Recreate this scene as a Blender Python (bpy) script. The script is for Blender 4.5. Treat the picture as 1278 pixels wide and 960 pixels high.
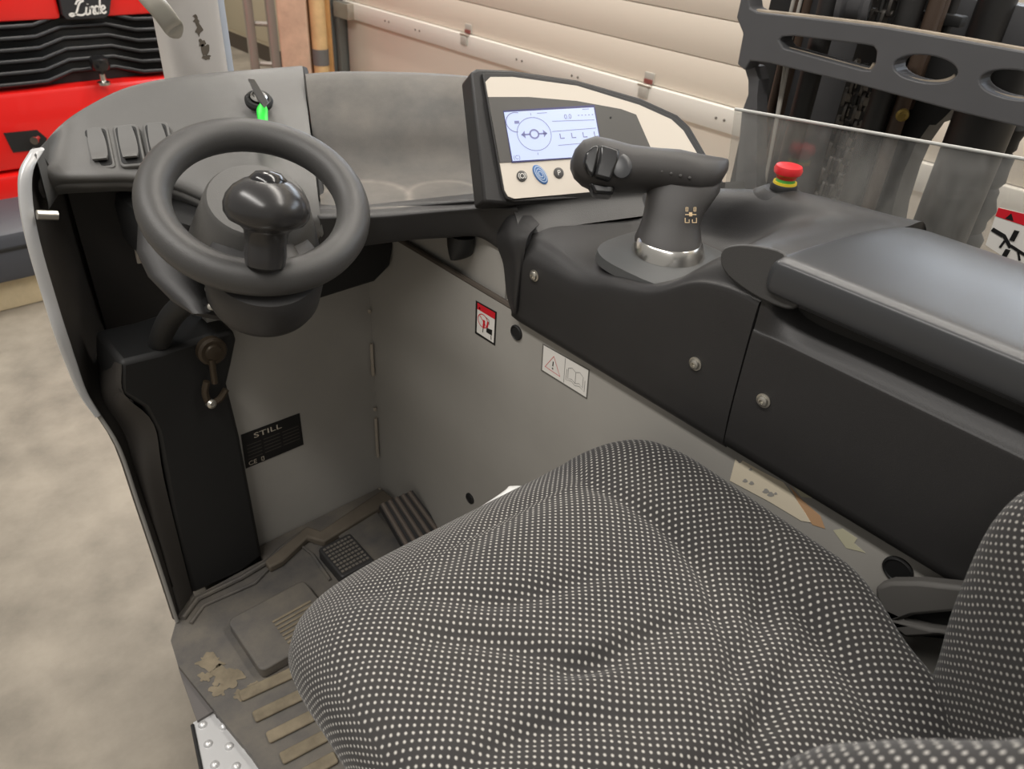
import bpy, bmesh, math, random
from mathutils import Vector as V, Matrix
random.seed(4)
for o in list(bpy.data.objects): bpy.data.objects.remove(o)
SC = bpy.context.scene; COL = SC.collection

# ------------------------------------------------------------------ camera
FPX = 940.0
F_ = V((-1031, -710, 940)).normalized()
D_ = V((-94, 1380, 940)); D_ = (D_ - F_ * D_.dot(F_)).normalized()
R_ = D_.cross(F_)
if R_.x < 0: R_ = -R_
CAM = V((0, 0, 1.2))
def w(c): return V((c.dot(R_), c.dot(F_), -c.dot(D_)))
CX, CY, CZ = w(V((1, 0, 0))), w(V((0, -1, 0))), w(V((0, 0, -1)))
cd = bpy.data.cameras.new('camera'); cam = bpy.data.objects.new('camera', cd); COL.objects.link(cam)
cd.sensor_width = 36; cd.lens = FPX / 1278 * 36; cd.clip_start = .02; cd.clip_end = 60
m = Matrix((CX, CY, CZ)).transposed().to_4x4(); m.translation = CAM
cam.matrix_world = m; SC.camera = cam
cd.dof.use_dof = True; cd.dof.focus_distance = 1.05; cd.dof.aperture_fstop = 9.0

# ------------------------------------------------------------------ light
wd = bpy.data.worlds.new('hall_light'); SC.world = wd; wd.use_nodes = True
wd.node_tree.nodes['Background'].inputs[0].default_value = (1.0, .955, .89, 1)
wd.node_tree.nodes['Background'].inputs[1].default_value = .38
def area(name, loc, target, sx, sy, power, col):
    l = bpy.data.lights.new(name, 'AREA'); l.shape = 'RECTANGLE'; l.size = sx; l.size_y = sy
    l.energy = power; l.color = col
    o = bpy.data.objects.new(name, l); COL.objects.link(o); o.location = loc
    o.rotation_euler = (V(target) - V(loc)).to_track_quat('-Z', 'Y').to_euler(); return o
area('ceiling_lamp_row', (2.4, .2, 4.6), (2.4, .2, 0), .5, 6.0, 205, (1, .94, .86))
area('ceiling_lamp_row', (-1.6, .8, 4.6), (-1.6, .8, 0), .5, 6.0, 228, (1, .96, .91))
area('ceiling_lamp_row', (2.4, 6.5, 4.6), (2.4, 6.5, 0), .5, 5.0, 190, (1, .94, .86))
SC.view_settings.view_transform = 'Standard'; SC.view_settings.look = 'None'
SC.view_settings.gamma = 1; SC.view_settings.use_curve_mapping = False
SC.view_settings.exposure = 0.0

# ------------------------------------------------------------------ helpers
def ray(x, y): return w(V(((x - 639) / FPX, (y - 480) / FPX, 1)))
def P(x, y, X=None, Y=None, Z=None, t=None):      # a photograph point put at a real distance
    r = ray(x, y)
    if X is not None: t = X / r.x
    if Y is not None: t = Y / r.y
    if Z is not None: t = (Z - 1.2) / r.z
    return CAM + r * t
def PL(x, y, p, n):
    r = ray(x, y); return CAM + r * ((V(p) - CAM).dot(n) / r.dot(n))
def s2l(c):
    return tuple(((v / 255) / 12.92 if v / 255 <= .04045 else ((v / 255 + .055) / 1.055) ** 2.4) for v in c) + (1,)
MATS = {}
def mat(name, rgb, rough=.6, metal=0, grain=0, gscale=700, var=0, vscale=6, var2=None, emit=None, spec=.5, coat=0):
    if name in MATS: return MATS[name]
    m = bpy.data.materials.new(name); m.use_nodes = True; nt = m.node_tree; b = nt.nodes['Principled BSDF']
    c = s2l(rgb); b.inputs['Base Color'].default_value = c
    b.inputs['Roughness'].default_value = rough; b.inputs['Metallic'].default_value = metal
    b.inputs['Specular IOR Level'].default_value = spec; b.inputs['Coat Weight'].default_value = coat
    tc = nt.nodes.new('ShaderNodeTexCoord')
    if var or var2:
        nz = nt.nodes.new('ShaderNodeTexNoise'); nz.inputs['Scale'].default_value = vscale
        nz.inputs['Detail'].default_value = 8; nz.inputs['Roughness'].default_value = .62
        nt.links.new(tc.outputs['Object'], nz.inputs['Vector'])
        rp = nt.nodes.new('ShaderNodeValToRGB'); nt.links.new(nz.outputs['Fac'], rp.inputs[0])
        rp.color_ramp.elements[0].position = .33; rp.color_ramp.elements[1].position = .67
        k = var
        rp.color_ramp.elements[0].color = tuple(v * (1 - k) for v in c[:3]) + (1,)
        rp.color_ramp.elements[1].color = s2l(var2) if var2 else tuple(min(1, v * (1 + k)) for v in c[:3]) + (1,)
        nt.links.new(rp.outputs[0], b.inputs['Base Color'])
    if grain:
        nz = nt.nodes.new('ShaderNodeTexNoise'); nz.inputs['Scale'].default_value = gscale
        nz.inputs['Detail'].default_value = 2
        nt.links.new(tc.outputs['Object'], nz.inputs['Vector'])
        bp = nt.nodes.new('ShaderNodeBump'); bp.inputs['Strength'].default_value = grain; bp.inputs['Distance'].default_value = .001
        nt.links.new(nz.outputs['Fac'], bp.inputs['Height']); nt.links.new(bp.outputs[0], b.inputs['Normal'])
    if emit:
        b.inputs['Emission Color'].default_value = s2l(emit[0]); b.inputs['Emission Strength'].default_value = emit[1]
    MATS[name] = m; return m
def fabric(name, su, sv):
    m = bpy.data.materials.new(name); m.use_nodes = True; nt = m.node_tree; b = nt.nodes['Principled BSDF']
    N = nt.nodes.new; L = nt.links.new
    def M(op, a, bb=None):
        n = N('ShaderNodeMath'); n.operation = op
        for i, v in enumerate((a, bb)):
            if v is None: continue
            if isinstance(v, (int, float)): n.inputs[i].default_value = v
            else: L(v, n.inputs[i])
        return n.outputs[0]
    uv = N('ShaderNodeUVMap'); uv.uv_map = 'UVMap'
    sp = N('ShaderNodeSeparateXYZ'); L(uv.outputs[0], sp.inputs[0])
    nz = N('ShaderNodeTexNoise'); nz.inputs['Scale'].default_value = 9; L(uv.outputs[0], nz.inputs['Vector'])
    wob = M('MULTIPLY', M('SUBTRACT', nz.outputs['Fac'], .5), .8)
    x = M('ADD', M('DIVIDE', sp.outputs[0], su), wob); y = M('ADD', M('DIVIDE', sp.outputs[1], sv), wob)
    def dist(ox):
        fx = M('SUBTRACT', M('FRACT', M('ADD', x, ox)), .5); fy = M('SUBTRACT', M('FRACT', M('ADD', y, ox)), .5)
        return M('SQRT', M('ADD', M('MULTIPLY', M('MULTIPLY', fx, fx), 1.0), M('MULTIPLY', M('MULTIPLY', fy, fy), .72)))
    d = M('MINIMUM', dist(0), dist(.5))
    mr = N('ShaderNodeMapRange'); mr.interpolation_type = 'SMOOTHSTEP'; L(d, mr.inputs[0])
    mr.inputs[1].default_value = .06; mr.inputs[2].default_value = .19; mr.inputs[3].default_value = 1; mr.inputs[4].default_value = 0
    n2 = N('ShaderNodeTexNoise'); n2.inputs['Scale'].default_value = 7; n2.inputs['Detail'].default_value = 5; L(uv.outputs[0], n2.inputs['Vector'])
    base = N('ShaderNodeMixRGB'); L(n2.outputs['Fac'], base.inputs[0])
    base.inputs[1].default_value = s2l((44, 43, 45)); base.inputs[2].default_value = s2l((66, 64, 62))
    mx = N('ShaderNodeMixRGB'); L(mr.outputs[0], mx.inputs[0]); L(base.outputs[0], mx.inputs[1])
    mx.inputs[2].default_value = s2l((180, 177, 171)); L(mx.outputs[0], b.inputs['Base Color'])
    b.inputs['Roughness'].default_value = .92; b.inputs['Specular IOR Level'].default_value = .2
    b.inputs['Sheen Weight'].default_value = .12
    bp = N('ShaderNodeBump'); bp.inputs['Strength'].default_value = .35; bp.inputs['Distance'].default_value = .001
    L(mr.outputs[0], bp.inputs['Height']); L(bp.outputs[0], b.inputs['Normal'])
    return m

def root(name, label, cat, loc, group=None):
    o = bpy.data.objects.new(name, None); COL.objects.link(o); o.location = loc; o.empty_display_size = .05
    o['label'] = label; o['category'] = cat
    if group: o['group'] = group
    return o
def mk(name, bm, mt, parent=None, smooth=True, label=None, cat=None, kind=None, group=None, bevel=0, angle=40):
    if isinstance(bm, bmesh.types.BMesh):
        bmesh.ops.recalc_face_normals(bm, faces=bm.faces)
        me = bpy.data.meshes.new(name); bm.to_mesh(me); bm.free()
    else: me = bm
    o = bpy.data.objects.new(name, me); COL.objects.link(o)
    if mt is not None and not me.materials: me.materials.append(mt)
    if smooth and len(me.polygons):
        me.polygons.foreach_set('use_smooth', [True] * len(me.polygons))
        me.set_sharp_from_angle(angle=math.radians(angle))
    if parent is not None:
        o.parent = parent
        o.matrix_parent_inverse = Matrix.Translation(parent.location).inverted() if parent.type == 'EMPTY' else Matrix()
    if bevel:
        b = o.modifiers.new('bevel', 'BEVEL'); b.width = bevel; b.segments = 2; b.limit_method = 'ANGLE'; b.angle_limit = .6
    if label: o['label'] = label
    if cat: o['category'] = cat
    if kind: o['kind'] = kind
    if group: o['group'] = group
    return o
def B(): return bmesh.new()
def box(bm, x0, x1, y0, y1, z0, z1, bev=0, mtx=None):
    r = bmesh.ops.create_cube(bm, size=1); vs = r['verts']
    for v in vs: v.co = V((x0 + (x1 - x0) * (v.co.x + .5), y0 + (y1 - y0) * (v.co.y + .5), z0 + (z1 - z0) * (v.co.z + .5)))
    if mtx is not None:
        for v in vs: v.co = mtx @ v.co
    if bev:
        es = list({e for v in vs for e in v.link_edges})
        bmesh.ops.bevel(bm, geom=es, offset=bev, segments=2, affect='EDGES', profile=.5)
    return bm
def cr(a, b, c, d, t):
    return .5 * ((2 * b) + (c - a) * t + (2 * a - 5 * b + 4 * c - d) * t * t + (3 * b - a - 3 * c + d) * t ** 3)
def spline(pts, n, closed=False):
    pts = [V(p) for p in pts]; out = []; N = len(pts)
    for i in range(N if closed else N - 1):
        if closed: a, b, c, d = pts[i - 1], pts[i], pts[(i + 1) % N], pts[(i + 2) % N]
        else:
            b, c = pts[i], pts[i + 1]
            a = pts[i - 1] if i else b * 2 - c
            d = pts[i + 2] if i + 2 < N else c * 2 - b
        for k in range(n): out.append(cr(a, b, c, d, k / n))
    if not closed: out.append(pts[-1].copy())
    return out
def patch(grid, n=5, off=(0, 0, -.02), bm=None, uvs=False, nr=None):
    """smooth shell through a grid of points, closed with a second skin shifted by off"""
    nr = nr or n
    rows = [spline(r, n) for r in grid]
    cols = [spline([r[j] for r in rows], nr) for j in range(len(rows[0]))]
    H, W = len(cols[0]), len(cols)
    bm = bm or B(); off = V(off)
    a = [[bm.verts.new(cols[j][i]) for j in range(W)] for i in range(H)]
    b = [[bm.verts.new(cols[j][i] + off) for j in range(W)] for i in range(H)]
    uvl = bm.loops.layers.uv.new('UVMap') if uvs else None
    if uvs:
        mi, mj = H // 2, W // 2
        U = [0]; Vv = [0]
        for j in range(1, W): U.append(U[-1] + (cols[j][mi] - cols[j - 1][mi]).length)
        for i in range(1, H): Vv.append(Vv[-1] + (cols[mj][i] - cols[mj][i - 1]).length)
    for i in range(H - 1):
        for j in range(W - 1):
            f = bm.faces.new((a[i][j], a[i][j + 1], a[i + 1][j + 1], a[i + 1][j]))
            if uvs:
                for l, (p, q) in zip(f.loops, ((i, j), (i, j + 1), (i + 1, j + 1), (i + 1, j))): l[uvl].uv = (U[q], Vv[p])
            bm.faces.new((b[i][j], b[i + 1][j], b[i + 1][j + 1], b[i][j + 1]))
    def side(l1, l2):
        for k in range(len(l1) - 1): bm.faces.new((l1[k], l2[k], l2[k + 1], l1[k + 1]))
    side(a[0], b[0]); side(b[-1], a[-1]); side([r[0] for r in b], [r[0] for r in a]); side([r[-1] for r in a], [r[-1] for r in b])
    return bm
def plate(outer, off, holes=(), bm=None):
    """flat piece with real thickness (off) and cut-out holes"""
    bm = bm or B(); off = V(off); loops = []
    es = []
    for lp in [outer] + list(holes):
        vs = [bm.verts.new(V(p)) for p in lp]; loops.append(vs)
        for i in range(len(vs)): es.append(bm.edges.new((vs[i - 1], vs[i])))
    if holes:
        r = bmesh.ops.triangle_fill(bm, edges=es, use_beauty=True); fs = [g for g in r['geom'] if isinstance(g, bmesh.types.BMFace)]
    else: fs = [bm.faces.new(loops[0])]
    mp = {v: bm.verts.new(v.co + off) for lp in loops for v in lp}
    for f in fs: bm.faces.new([mp[v] for v in reversed(f.verts)])
    for lp in loops:
        for i in range(len(lp)):
            a, b = lp[i - 1], lp[i]; bm.faces.new((a, b, mp[b], mp[a]))
    return bm
def tube(path, r, n=12, closed=False, bm=None, flat=1.0):
    bm = bm or B(); path = [V(p) for p in path]; N = len(path); rings = []
    rr = r if isinstance(r, (list, tuple)) else [r] * N
    up = None
    for i, p in enumerate(path):
        t = ((path[(i + 1) % N] - path[i - 1]) if closed else (path[min(i + 1, N - 1)] - path[max(i - 1, 0)])).normalized()
        if up is None: up = t.orthogonal().normalized()
        up = (up - t * up.dot(t)).normalized(); sd = t.cross(up)
        rings.append([bm.verts.new(p + (up * math.cos(a) * flat + sd * math.sin(a)) * rr[i]) for a in [2 * math.pi * k / n for k in range(n)]])
    for i in range(N if closed else N - 1):
        A, C = rings[i], rings[(i + 1) % N]
        for k in range(n): bm.faces.new((A[k], A[(k + 1) % n], C[(k + 1) % n], C[k]))
    if not closed: bm.faces.new(rings[0][::-1]); bm.faces.new(rings[-1])
    return bm
def loft(secs, n=28, bm=None, e=2.0):
    """secs: (centre, axis u, axis v, ru, rv[, exponent])"""
    bm = bm or B(); rings = []
    for s in secs:
        c, u, v, ru, rv = s[:5]; ee = s[5] if len(s) > 5 else e; rg = []
        for k in range(n):
            a = 2 * math.pi * k / n; ca, sa = math.cos(a), math.sin(a)
            rg.append(bm.verts.new(V(c) + V(u) * ru * math.copysign(abs(ca) ** (2 / ee), ca) + V(v) * rv * math.copysign(abs(sa) ** (2 / ee), sa)))
        rings.append(rg)
    for A, C in zip(rings, rings[1:]):
        for k in range(n): bm.faces.new((A[k], A[(k + 1) % n], C[(k + 1) % n], C[k]))
    bm.faces.new(rings[0][::-1]); bm.faces.new(rings[-1]); return bm
def frame(n):
    n = V(n).normalized(); u = V((1, 0, 0)); u = (u - n * u.dot(n)).normalized() if abs(n.x) < .9 else (V((0, 1, 0)) - n * n.y).normalized()
    return u, n.cross(u), n
def lathe(c, n, prof, seg=32, bm=None):
    u, v, n = frame(n); c = V(c)
    return loft([(c + n * h, u, v, max(r, .0002), max(r, .0002)) for r, h in prof], seg, bm)
def rrect(c, u, v, hw, hh, r, n=5):
    out = []
    for sx, sy, a0 in ((1, 1, 0), (-1, 1, 90), (-1, -1, 180), (1, -1, 270)):
        for k in range(n + 1):
            a = math.radians(a0 + 90 * k / n)
            out.append(V(c) + V(u) * (sx * (hw - r) + r * math.cos(a)) + V(v) * (sy * (hh - r) + r * math.sin(a)))
    return out
def text_mesh(s, size, org, u, v, lift=0, shear=0, bm=None, sx=1):
    cu = bpy.data.curves.new('txt', 'FONT'); cu.body = s; cu.size = size; cu.shear = shear; cu.resolution_u = 3
    o = bpy.data.objects.new('txt', cu); COL.objects.link(o)
    me = bpy.data.meshes.new_from_object(o.evaluated_get(bpy.context.evaluated_depsgraph_get()))
    bm = bm or B(); n0 = len(bm.verts); bm.from_mesh(me); bm.verts.ensure_lookup_table()
    u, v = V(u), V(v); n = u.cross(v)
    for k in range(n0, len(bm.verts)):
        p = bm.verts[k].co; bm.verts[k].co = V(org) + u * p.x * sx + v * p.y + n * lift
    bpy.data.objects.remove(o); bpy.data.curves.remove(cu); bpy.data.meshes.remove(me); return bm
def ribbon(pts, wd, n, bm=None, closed=False, th=.0006):
    """flat printed line with a little thickness along n"""
    bm = bm or B(); pts = [V(p) for p in pts]; n = V(n).normalized(); N = len(pts); L = []
    for i, p in enumerate(pts):
        t = ((pts[(i + 1) % N] - pts[i - 1]) if closed else (pts[min(i + 1, N - 1)] - pts[max(i - 1, 0)])).normalized()
        s = t.cross(n) * wd / 2; L.append((bm.verts.new(p + s + n * th), bm.verts.new(p - s + n * th)))
    for i in range(N if closed else N - 1):
        a, b = L[i], L[(i + 1) % N]; bm.faces.new((a[0], b[0], b[1], a[1]))
    return bm
def poly(pts, bm=None):
    bm = bm or B(); bm.faces.new([bm.verts.new(V(p)) for p in pts]); return bm
def circ(c, u, v, r, n=28): return [V(c) + V(u) * r * math.cos(2 * math.pi * k / n) + V(v) * r * math.sin(2 * math.pi * k / n) for k in range(n)]

# ------------------------------------------------------------------ materials
M_dash = mat('dash_plastic', (94, 93, 91), .5, grain=.25, gscale=900, var=.07, vscale=7)
M_tray = mat('dusty_tray_plastic', (74, 72, 69), .55, grain=.2, gscale=900, var=.10, var2=(98, 93, 87), vscale=9)
def dust_rings(m, rings):
    nt = m.node_tree; b = nt.nodes['Principled BSDF']; src = b.inputs['Base Color'].links[0].from_socket
    tc = nt.nodes.new('ShaderNodeTexCoord')
    for c, rad in rings:
        ds = nt.nodes.new('ShaderNodeVectorMath'); ds.operation = 'DISTANCE'; nt.links.new(tc.outputs['Object'], ds.inputs[0]); ds.inputs[1].default_value = c
        nz = nt.nodes.new('ShaderNodeTexNoise'); nz.inputs['Scale'].default_value = 40; nt.links.new(tc.outputs['Object'], nz.inputs['Vector'])
        cr_ = nt.nodes.new('ShaderNodeValToRGB'); e_ = cr_.color_ramp.elements
        mrn = nt.nodes.new('ShaderNodeMapRange'); nt.links.new(ds.outputs['Value'], mrn.inputs[0]); mrn.inputs[2].default_value = rad * 1.25
        e_[0].position = .5; e_[0].color = (0.06, 0.06, 0.06, 1); e_[1].position = .92; e_[1].color = (0, 0, 0, 1)
        k = e_.new(.80); k.color = (.5, .5, .5, 1); k = e_.new(.70); k.color = (.1, .1, .1, 1)
        nt.links.new(mrn.outputs[0], cr_.inputs[0])
        ml = nt.nodes.new('ShaderNodeMath'); ml.operation = 'MULTIPLY'; nt.links.new(cr_.outputs[0], ml.inputs[0]); nt.links.new(nz.outputs['Fac'], ml.inputs[1])
        mx = nt.nodes.new('ShaderNodeMixRGB'); nt.links.new(ml.outputs[0], mx.inputs[0]); nt.links.new(src, mx.inputs[1]); mx.inputs[2].default_value = s2l((168, 160, 148)); src = mx.outputs[0]
    nt.links.new(src, b.inputs['Base Color'])
dust_rings(M_tray, ((P(553, 232, Z=.793), .056), (P(455, 236, Z=.79), .068)))
M_blk = mat('black_plastic', (44, 43, 43), .5, grain=.25, gscale=1100, var=.06, vscale=9)
M_lid = mat('lid_plastic', (60, 61, 63), .32, grain=.1, gscale=1300)
M_dark = mat('deep_black', (20, 20, 20), .6)
M_cav = mat('black_sheet', (47, 44, 41), .55)
M_grey = mat('grey_paint', (160, 157, 151), .45, var=.05, vscale=4)
M_silver = mat('silver_paint', (196, 196, 196), .35, metal=.35)
M_chrome = mat('brushed_steel', (205, 203, 198), .22, metal=1)
M_steel = mat('zinc_steel', (190, 186, 176), .35, metal=.9)
M_beige = mat('champagne_faceplate', (214, 205, 192), .42)
M_panel = mat('display_panel_grey', (82, 80, 77), .4)
M_wheel = mat('wheel_rubber', (64, 63, 62), .42, grain=.3, gscale=1200)
M_gloss = mat('glossy_black', (30, 30, 31), .16)
M_mat = mat('rubber_mat', (78, 76, 75), .65, grain=.3, gscale=250, var=.12, var2=(102, 96, 87), vscale=11)
M_mud = mat('dusty_rubber', (116, 106, 88), .85, var=.25, vscale=25)
M_red = mat('red_paint', (226, 30, 26), .3, coat=.3)
M_white = mat('white_print', (226, 223, 217), .5)
M_redp = mat('red_print', (205, 24, 40), .5)
M_blackp = mat('black_print', (22, 21, 21), .5)
M_green = mat('green_tag', (36, 214, 62), .4)
M_mast = mat('mast_paint', (88, 88, 90), .42, var=.06, vscale=5)
M_mastd = mat('mast_dark', (38, 37, 36), .5)
M_rust = mat('greasy_brown', (70, 55, 44), .55)
M_door = mat('door_cream', (222, 212, 198), .5)
M_conc = mat('concrete', (136, 128, 115), .55, grain=.15, gscale=60, var=.3, var2=(157, 148, 134), vscale=3.4)

# ------------------------------------------------------------------ setting: hall
G = -.35
bm = B(); box(bm, -8, 9, -5, 14, G - .1, G)
mk('floor', bm, M_conc, kind='structure', smooth=False)
DX = 3.0
door = root('door_1', '', '', (DX, 2.5, G)); del door['category']; del door['label']
door['kind'] = 'structure'
M_alu = mat('alu_profile', (226, 222, 214), .4)
zs = [G + .01, .30, .405] + [.405 + .165 * k for k in range(1, 8)]
for i, (a, b) in enumerate(zip(zs, zs[1:])):
    bm = B(); box(bm, DX + (.0 if i != 1 else -.03), DX + .05, -1.5, 5.1, a + .0015, b - .0015, .0035)
    mk('door_panel' if i != 1 else 'reinforcing_profile', bm, M_door if i != 1 else M_alu, door)
M_hred = mat('hinge_red', (128, 70, 64), .5)
for px, py in ((580, 42), (805, 105)):
    c = P(px, py, X=DX - .03); zc = .402
    bm = B(); box(bm, DX - .040, DX - .02, c.y - .028, c.y + .028, zc - .055, zc - .008, .002)
    h = mk('hinge', bm, mat('hinge_grey', (176, 172, 164), .5), door)
    bm = B(); box(bm, DX - .008, DX + .002, c.y - .028, c.y + .028, zc + .006, zc + .055, .002); mk('hinge_leaf', bm, mat('hinge_grey', (176, 172, 164), .5), h)
    bm = B(); box(bm, DX - .012, DX - .004, c.y - .026, c.y + .026, zc + .006, zc + .026, .001); mk('hinge_mark', bm, M_hred, h)
    mk('hinge_pin', tube([(DX - .03, c.y - .04, zc), (DX - .03, c.y + .04, zc)], .007), M_steel, h)
for px, py in ((483, 27), (521, 37), (648, 76), (718, 91), (899, 148)):
    c = P(px, py, X=DX - .03); bm = B()
    for d in (-.022, .022): lathe((DX - .03, c.y + d, .352), (-1, 0, 0), [(.006, 0), (.006, .003), (.002, .005)], 10, bm)
    mk('bolt_pair', bm, mat('bolt_grey', (120, 116, 110), .4, metal=.5), door)
bm = B(); box(bm, DX - .06, DX + .02, 5.11, 5.20, G, G + 3, .004); box(bm, DX - .08, DX - .06, 5.17, 5.20, G, G + 3)
mk('door_track', bm, mat('galvanised', (128, 134, 134), .4, metal=.6), door)
bm = B(); box(bm, DX - .08, DX - .015, 4.95, 5.14, .30, .40, .006)
mk('roller_bracket', bm, M_steel, door)
bm = B(); box(bm, DX, DX + .05, -1.5, 5.1, 2.22, 3.0, .004); mk('door_panel', bm, M_door, door)
M_glow_pane = mat('added_glow_pane', (200, 205, 210), .2, emit=((214, 226, 240), 8.0))  # emission added out of view for the bright reflection on the armrest lid
for k in range(6):  # unseen window row, put in to carry the glowing panes
    y0 = -1.5 + k * 1.1
    fr = mk('added_window_frame', plate([V((DX, y0, 1.57)), V((DX, y0 + 1.098, 1.57)), V((DX, y0 + 1.098, 2.21)), V((DX, y0, 2.21))], (.05, 0, 0), [[V((DX, y0 + .06, 1.64)), V((DX, y0 + 1.04, 1.64)), V((DX, y0 + 1.04, 2.14)), V((DX, y0 + .06, 2.14))]]), M_door, door, smooth=False)
    mk('added_window_pane', box(B(), DX + .02, DX + .03, y0 + .06, y0 + 1.04, 1.64, 2.14), M_glow_pane, fr, smooth=False)
bm = B(); box(bm, DX + .06, DX + .18, -5, 5.25, G, G + 4)
mk('wall_right', bm, mat('hall_wall', (205, 196, 178), .8), kind='structure', smooth=False)
bm = B(); box(bm, -8, 9, 12.2, 12.4, G, G + 4)
mk('wall_back', bm, mat('hall_wall', (205, 196, 178), .8), kind='structure', smooth=False)

# cabinet, ladder, boards far behind the dashboard
cb = root('metal_cabinet', 'cream metal cabinet with dark plinth behind the ladder', 'cabinet', (3.35, 8.2, G))
bm = B(); box(bm, 3.2, 3.5, 6.6, 9.8, G + .14, G + 1.6, .01); mk('body', bm, mat('cabinet_cream', (206, 198, 172), .5), cb)
bm = B(); box(bm, 3.22, 3.48, 6.63, 9.78, G, G + .14); mk('plinth', bm, mat('plinth_grey', (92, 84, 74), .7), cb)
for k in range(3):
    bm = B(); box(bm, 3.185, 3.2, 6.64 + k * 1.05, 7.64 + k * 1.05, G + .18, G + 1.56, .004); d = mk('cabinet_door', bm, mat('cabinet_cream', (206, 198, 172), .5), cb)
    mk('handle', tube([(3.178, 7.52 + k * 1.05, G + .8), (3.178, 7.52 + k * 1.05, G + .95)], .008), M_steel, d)
lad = root('aluminium_ladder', 'aluminium ladder leaning upright between cabinet and timber boards', 'ladder', (2.7, 5.9, G))
L0, L1 = P(313, 40, t=5.7), P(340, 40, t=5.7)
lean = V((.03, .05, 1))
def lpt(p, z): return p + lean * (z - p.z)
for p in (L0, L1):
    bm = B(); a, b = lpt(p, G), lpt(p, G + 2.4)
    loft([(a, (1, -.3, 0), (.3, 1, 0), .030, .045, 8), (b, (1, -.3, 0), (.3, 1, 0), .030, .045, 8)], 16, bm); mk('rail', bm, mat('aluminium', (176, 170, 162), .4, metal=.5), lad)
for k in range(8):
    z = G + .22 + k * .28
    mk('rung', tube([lpt(L0, z), lpt(L1, z)], .018, 8), mat('aluminium', (176, 170, 162), .4, metal=.5), lad)
for i, (x, wd_, colr, nm, lb) in enumerate(((367, .10, (192, 166, 142), 'plywood_board', 'broad pinkish plywood board leaning beside the aluminium ladder'),
                                  (386, .028, (120, 92, 66), 'brown_plank', 'narrow dark brown slat leaning right of the plywood board'),
                                  (398, .052, (200, 170, 122), 'wooden_pole', 'round golden wooden pole wrapped with a grey band'),
                                  (409, .025, (196, 148, 92), 'timber_lath', 'thin pale lath leaning nearest the garage door track'))):
    c = P(x, 40, t=5.1 if i in (1, 3) else 5.0); bm = B()
    a, b = lpt(c, G), lpt(c, G + 2.2)
    ex = 2 if i == 2 else 9
    wid = wd_ * .98
    loft([(a, (.75, -.66, 0), (.66, .75, 0), wid, .02 if i != 2 else wid, ex), (b, (.75, -.66, 0), (.66, .75, 0), wid, .02 if i != 2 else wid, ex)], 20, bm)
    ob = mk(nm, bm, mat('wood_%d' % i, colr, .6, var=.12, vscale=12), label=lb, cat='wood', group='timber leaning by the garage door')
    if i == 2:
        q = P(393, 74, t=5.0); q = lpt(c, q.z)
        mk('tape_band', loft([(q - lean * .05, (1, 0, 0), (0, 1, 0), wid * 1.06, wid * 1.06), (q + lean * .05, (1, 0, 0), (0, 1, 0), wid * 1.06, wid * 1.06)], 20), mat('tape', (98, 98, 96), .6), ob)

# ------------------------------------------------------------------ red truck behind
TY = 4.2
tr = root('red_forklift', 'red forklift rear with black louvred grille standing behind the dashboard', 'forklift', (1.08, TY + .6, G))
def T(px, py, d=0): return P(px, py, Y=TY + d)
tc = T(105, 15).x
zt = T(105, 62).z
def tz(py): return T(105, py).z
bm = B(); box(bm, tc - .62, tc + .62, TY + .10, TY + 1.5, G + .16, tz(-60), .05); mk('counterweight', bm, M_red, tr)
g0, g1 = tz(103), tz(24)
for x0, x1, nm in ((tc - .62, tc - .095, 'hood_panel'), (tc + .095, tc + .62, 'hood_panel')):
    bm = B(); box(bm, x0, x1, TY + .02, TY + .3, tz(24), tz(-55), .02); mk(nm, bm, M_red, tr)
bm = B(); box(bm, tc - .60, tc + .60, TY + .075, TY + .12, g0 - .01, g1 + .03); mk('grille_backing', bm, M_dark, tr)
bm = B(); box(bm, tc - .62, tc + .62, TY, TY + .3, tz(200), g0 - .012, .025); mk('lower_bumper', bm, M_red, tr)
bm = B(); box(bm, tc - .62, tc + .62, TY - .02, TY + .3, tz(246), tz(203), .02); mk('skirt', bm, M_red, tr)
M_slat = mat('grille_black', (34, 34, 36), .35)
for k in range(6):
    z = g0 + .012 + (g1 - g0 + .015) * k / 6
    pts = []
    for x, dz, dy in ((-.58, 0, 0), (-.30, 0, 0), (-.22, .0, .01), (-.10, .028, .045), (.10, .028, .045), (.22, 0, .01), (.30, 0, 0), (.58, 0, 0)):
        pts.append(V((tc + x, TY + .03 + dy, z + dz)))
    bm = loft([(p, (0, 1, -.35), (0, .25, 1), .024, .010, 3) for p in pts], 12); mk('grille_slat', bm, M_slat, tr)
bm = plate([T(73, -10), T(140, -10), T(137, 18), T(131, 23), T(84, 25), T(78, 19)], (0, .12, 0)); bd = mk('badge_plate', bm, mat('badge_black', (40, 40, 42), .4), tr, bevel=.004)
# script lettering as strokes
bu, bv = (T(132, 14) - T(87, 18)).normalized(), V((0, 0, 1))
LW = (T(132, 14) - T(87, 18)).length; bo = T(87, 20) + V((0, -.002, 0))
strokes = [[(.22, .72), (.30, .95), (.42, 1.02), (.44, .9), (.36, .84), (.29, .62), (.22, .30), (.14, .06), (.04, .0), (.0, .1), (.08, .16), (.20, .06), (.34, .0), (.42, .1)], [(.50, .5), (.45, .12), (.48, .0), (.54, .08)], [(.545, .66), (.55, .70)],
           [(.60, .5), (.55, .0)], [(.58, .34), (.65, .5), (.69, .42), (.65, .1), (.68, .0), (.72, .06)],
           [(.83, .44), (.76, .5), (.71, .28), (.74, .02), (.80, .08), (.84, .4)], [(.91, .95), (.86, .4), (.82, .1), (.86, .0)],
           [(.90, .22), (1.0, .34), (.97, .5), (.91, .42), (.89, .14), (.94, .0), (1.02, .1)]]
bm = B()
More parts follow.
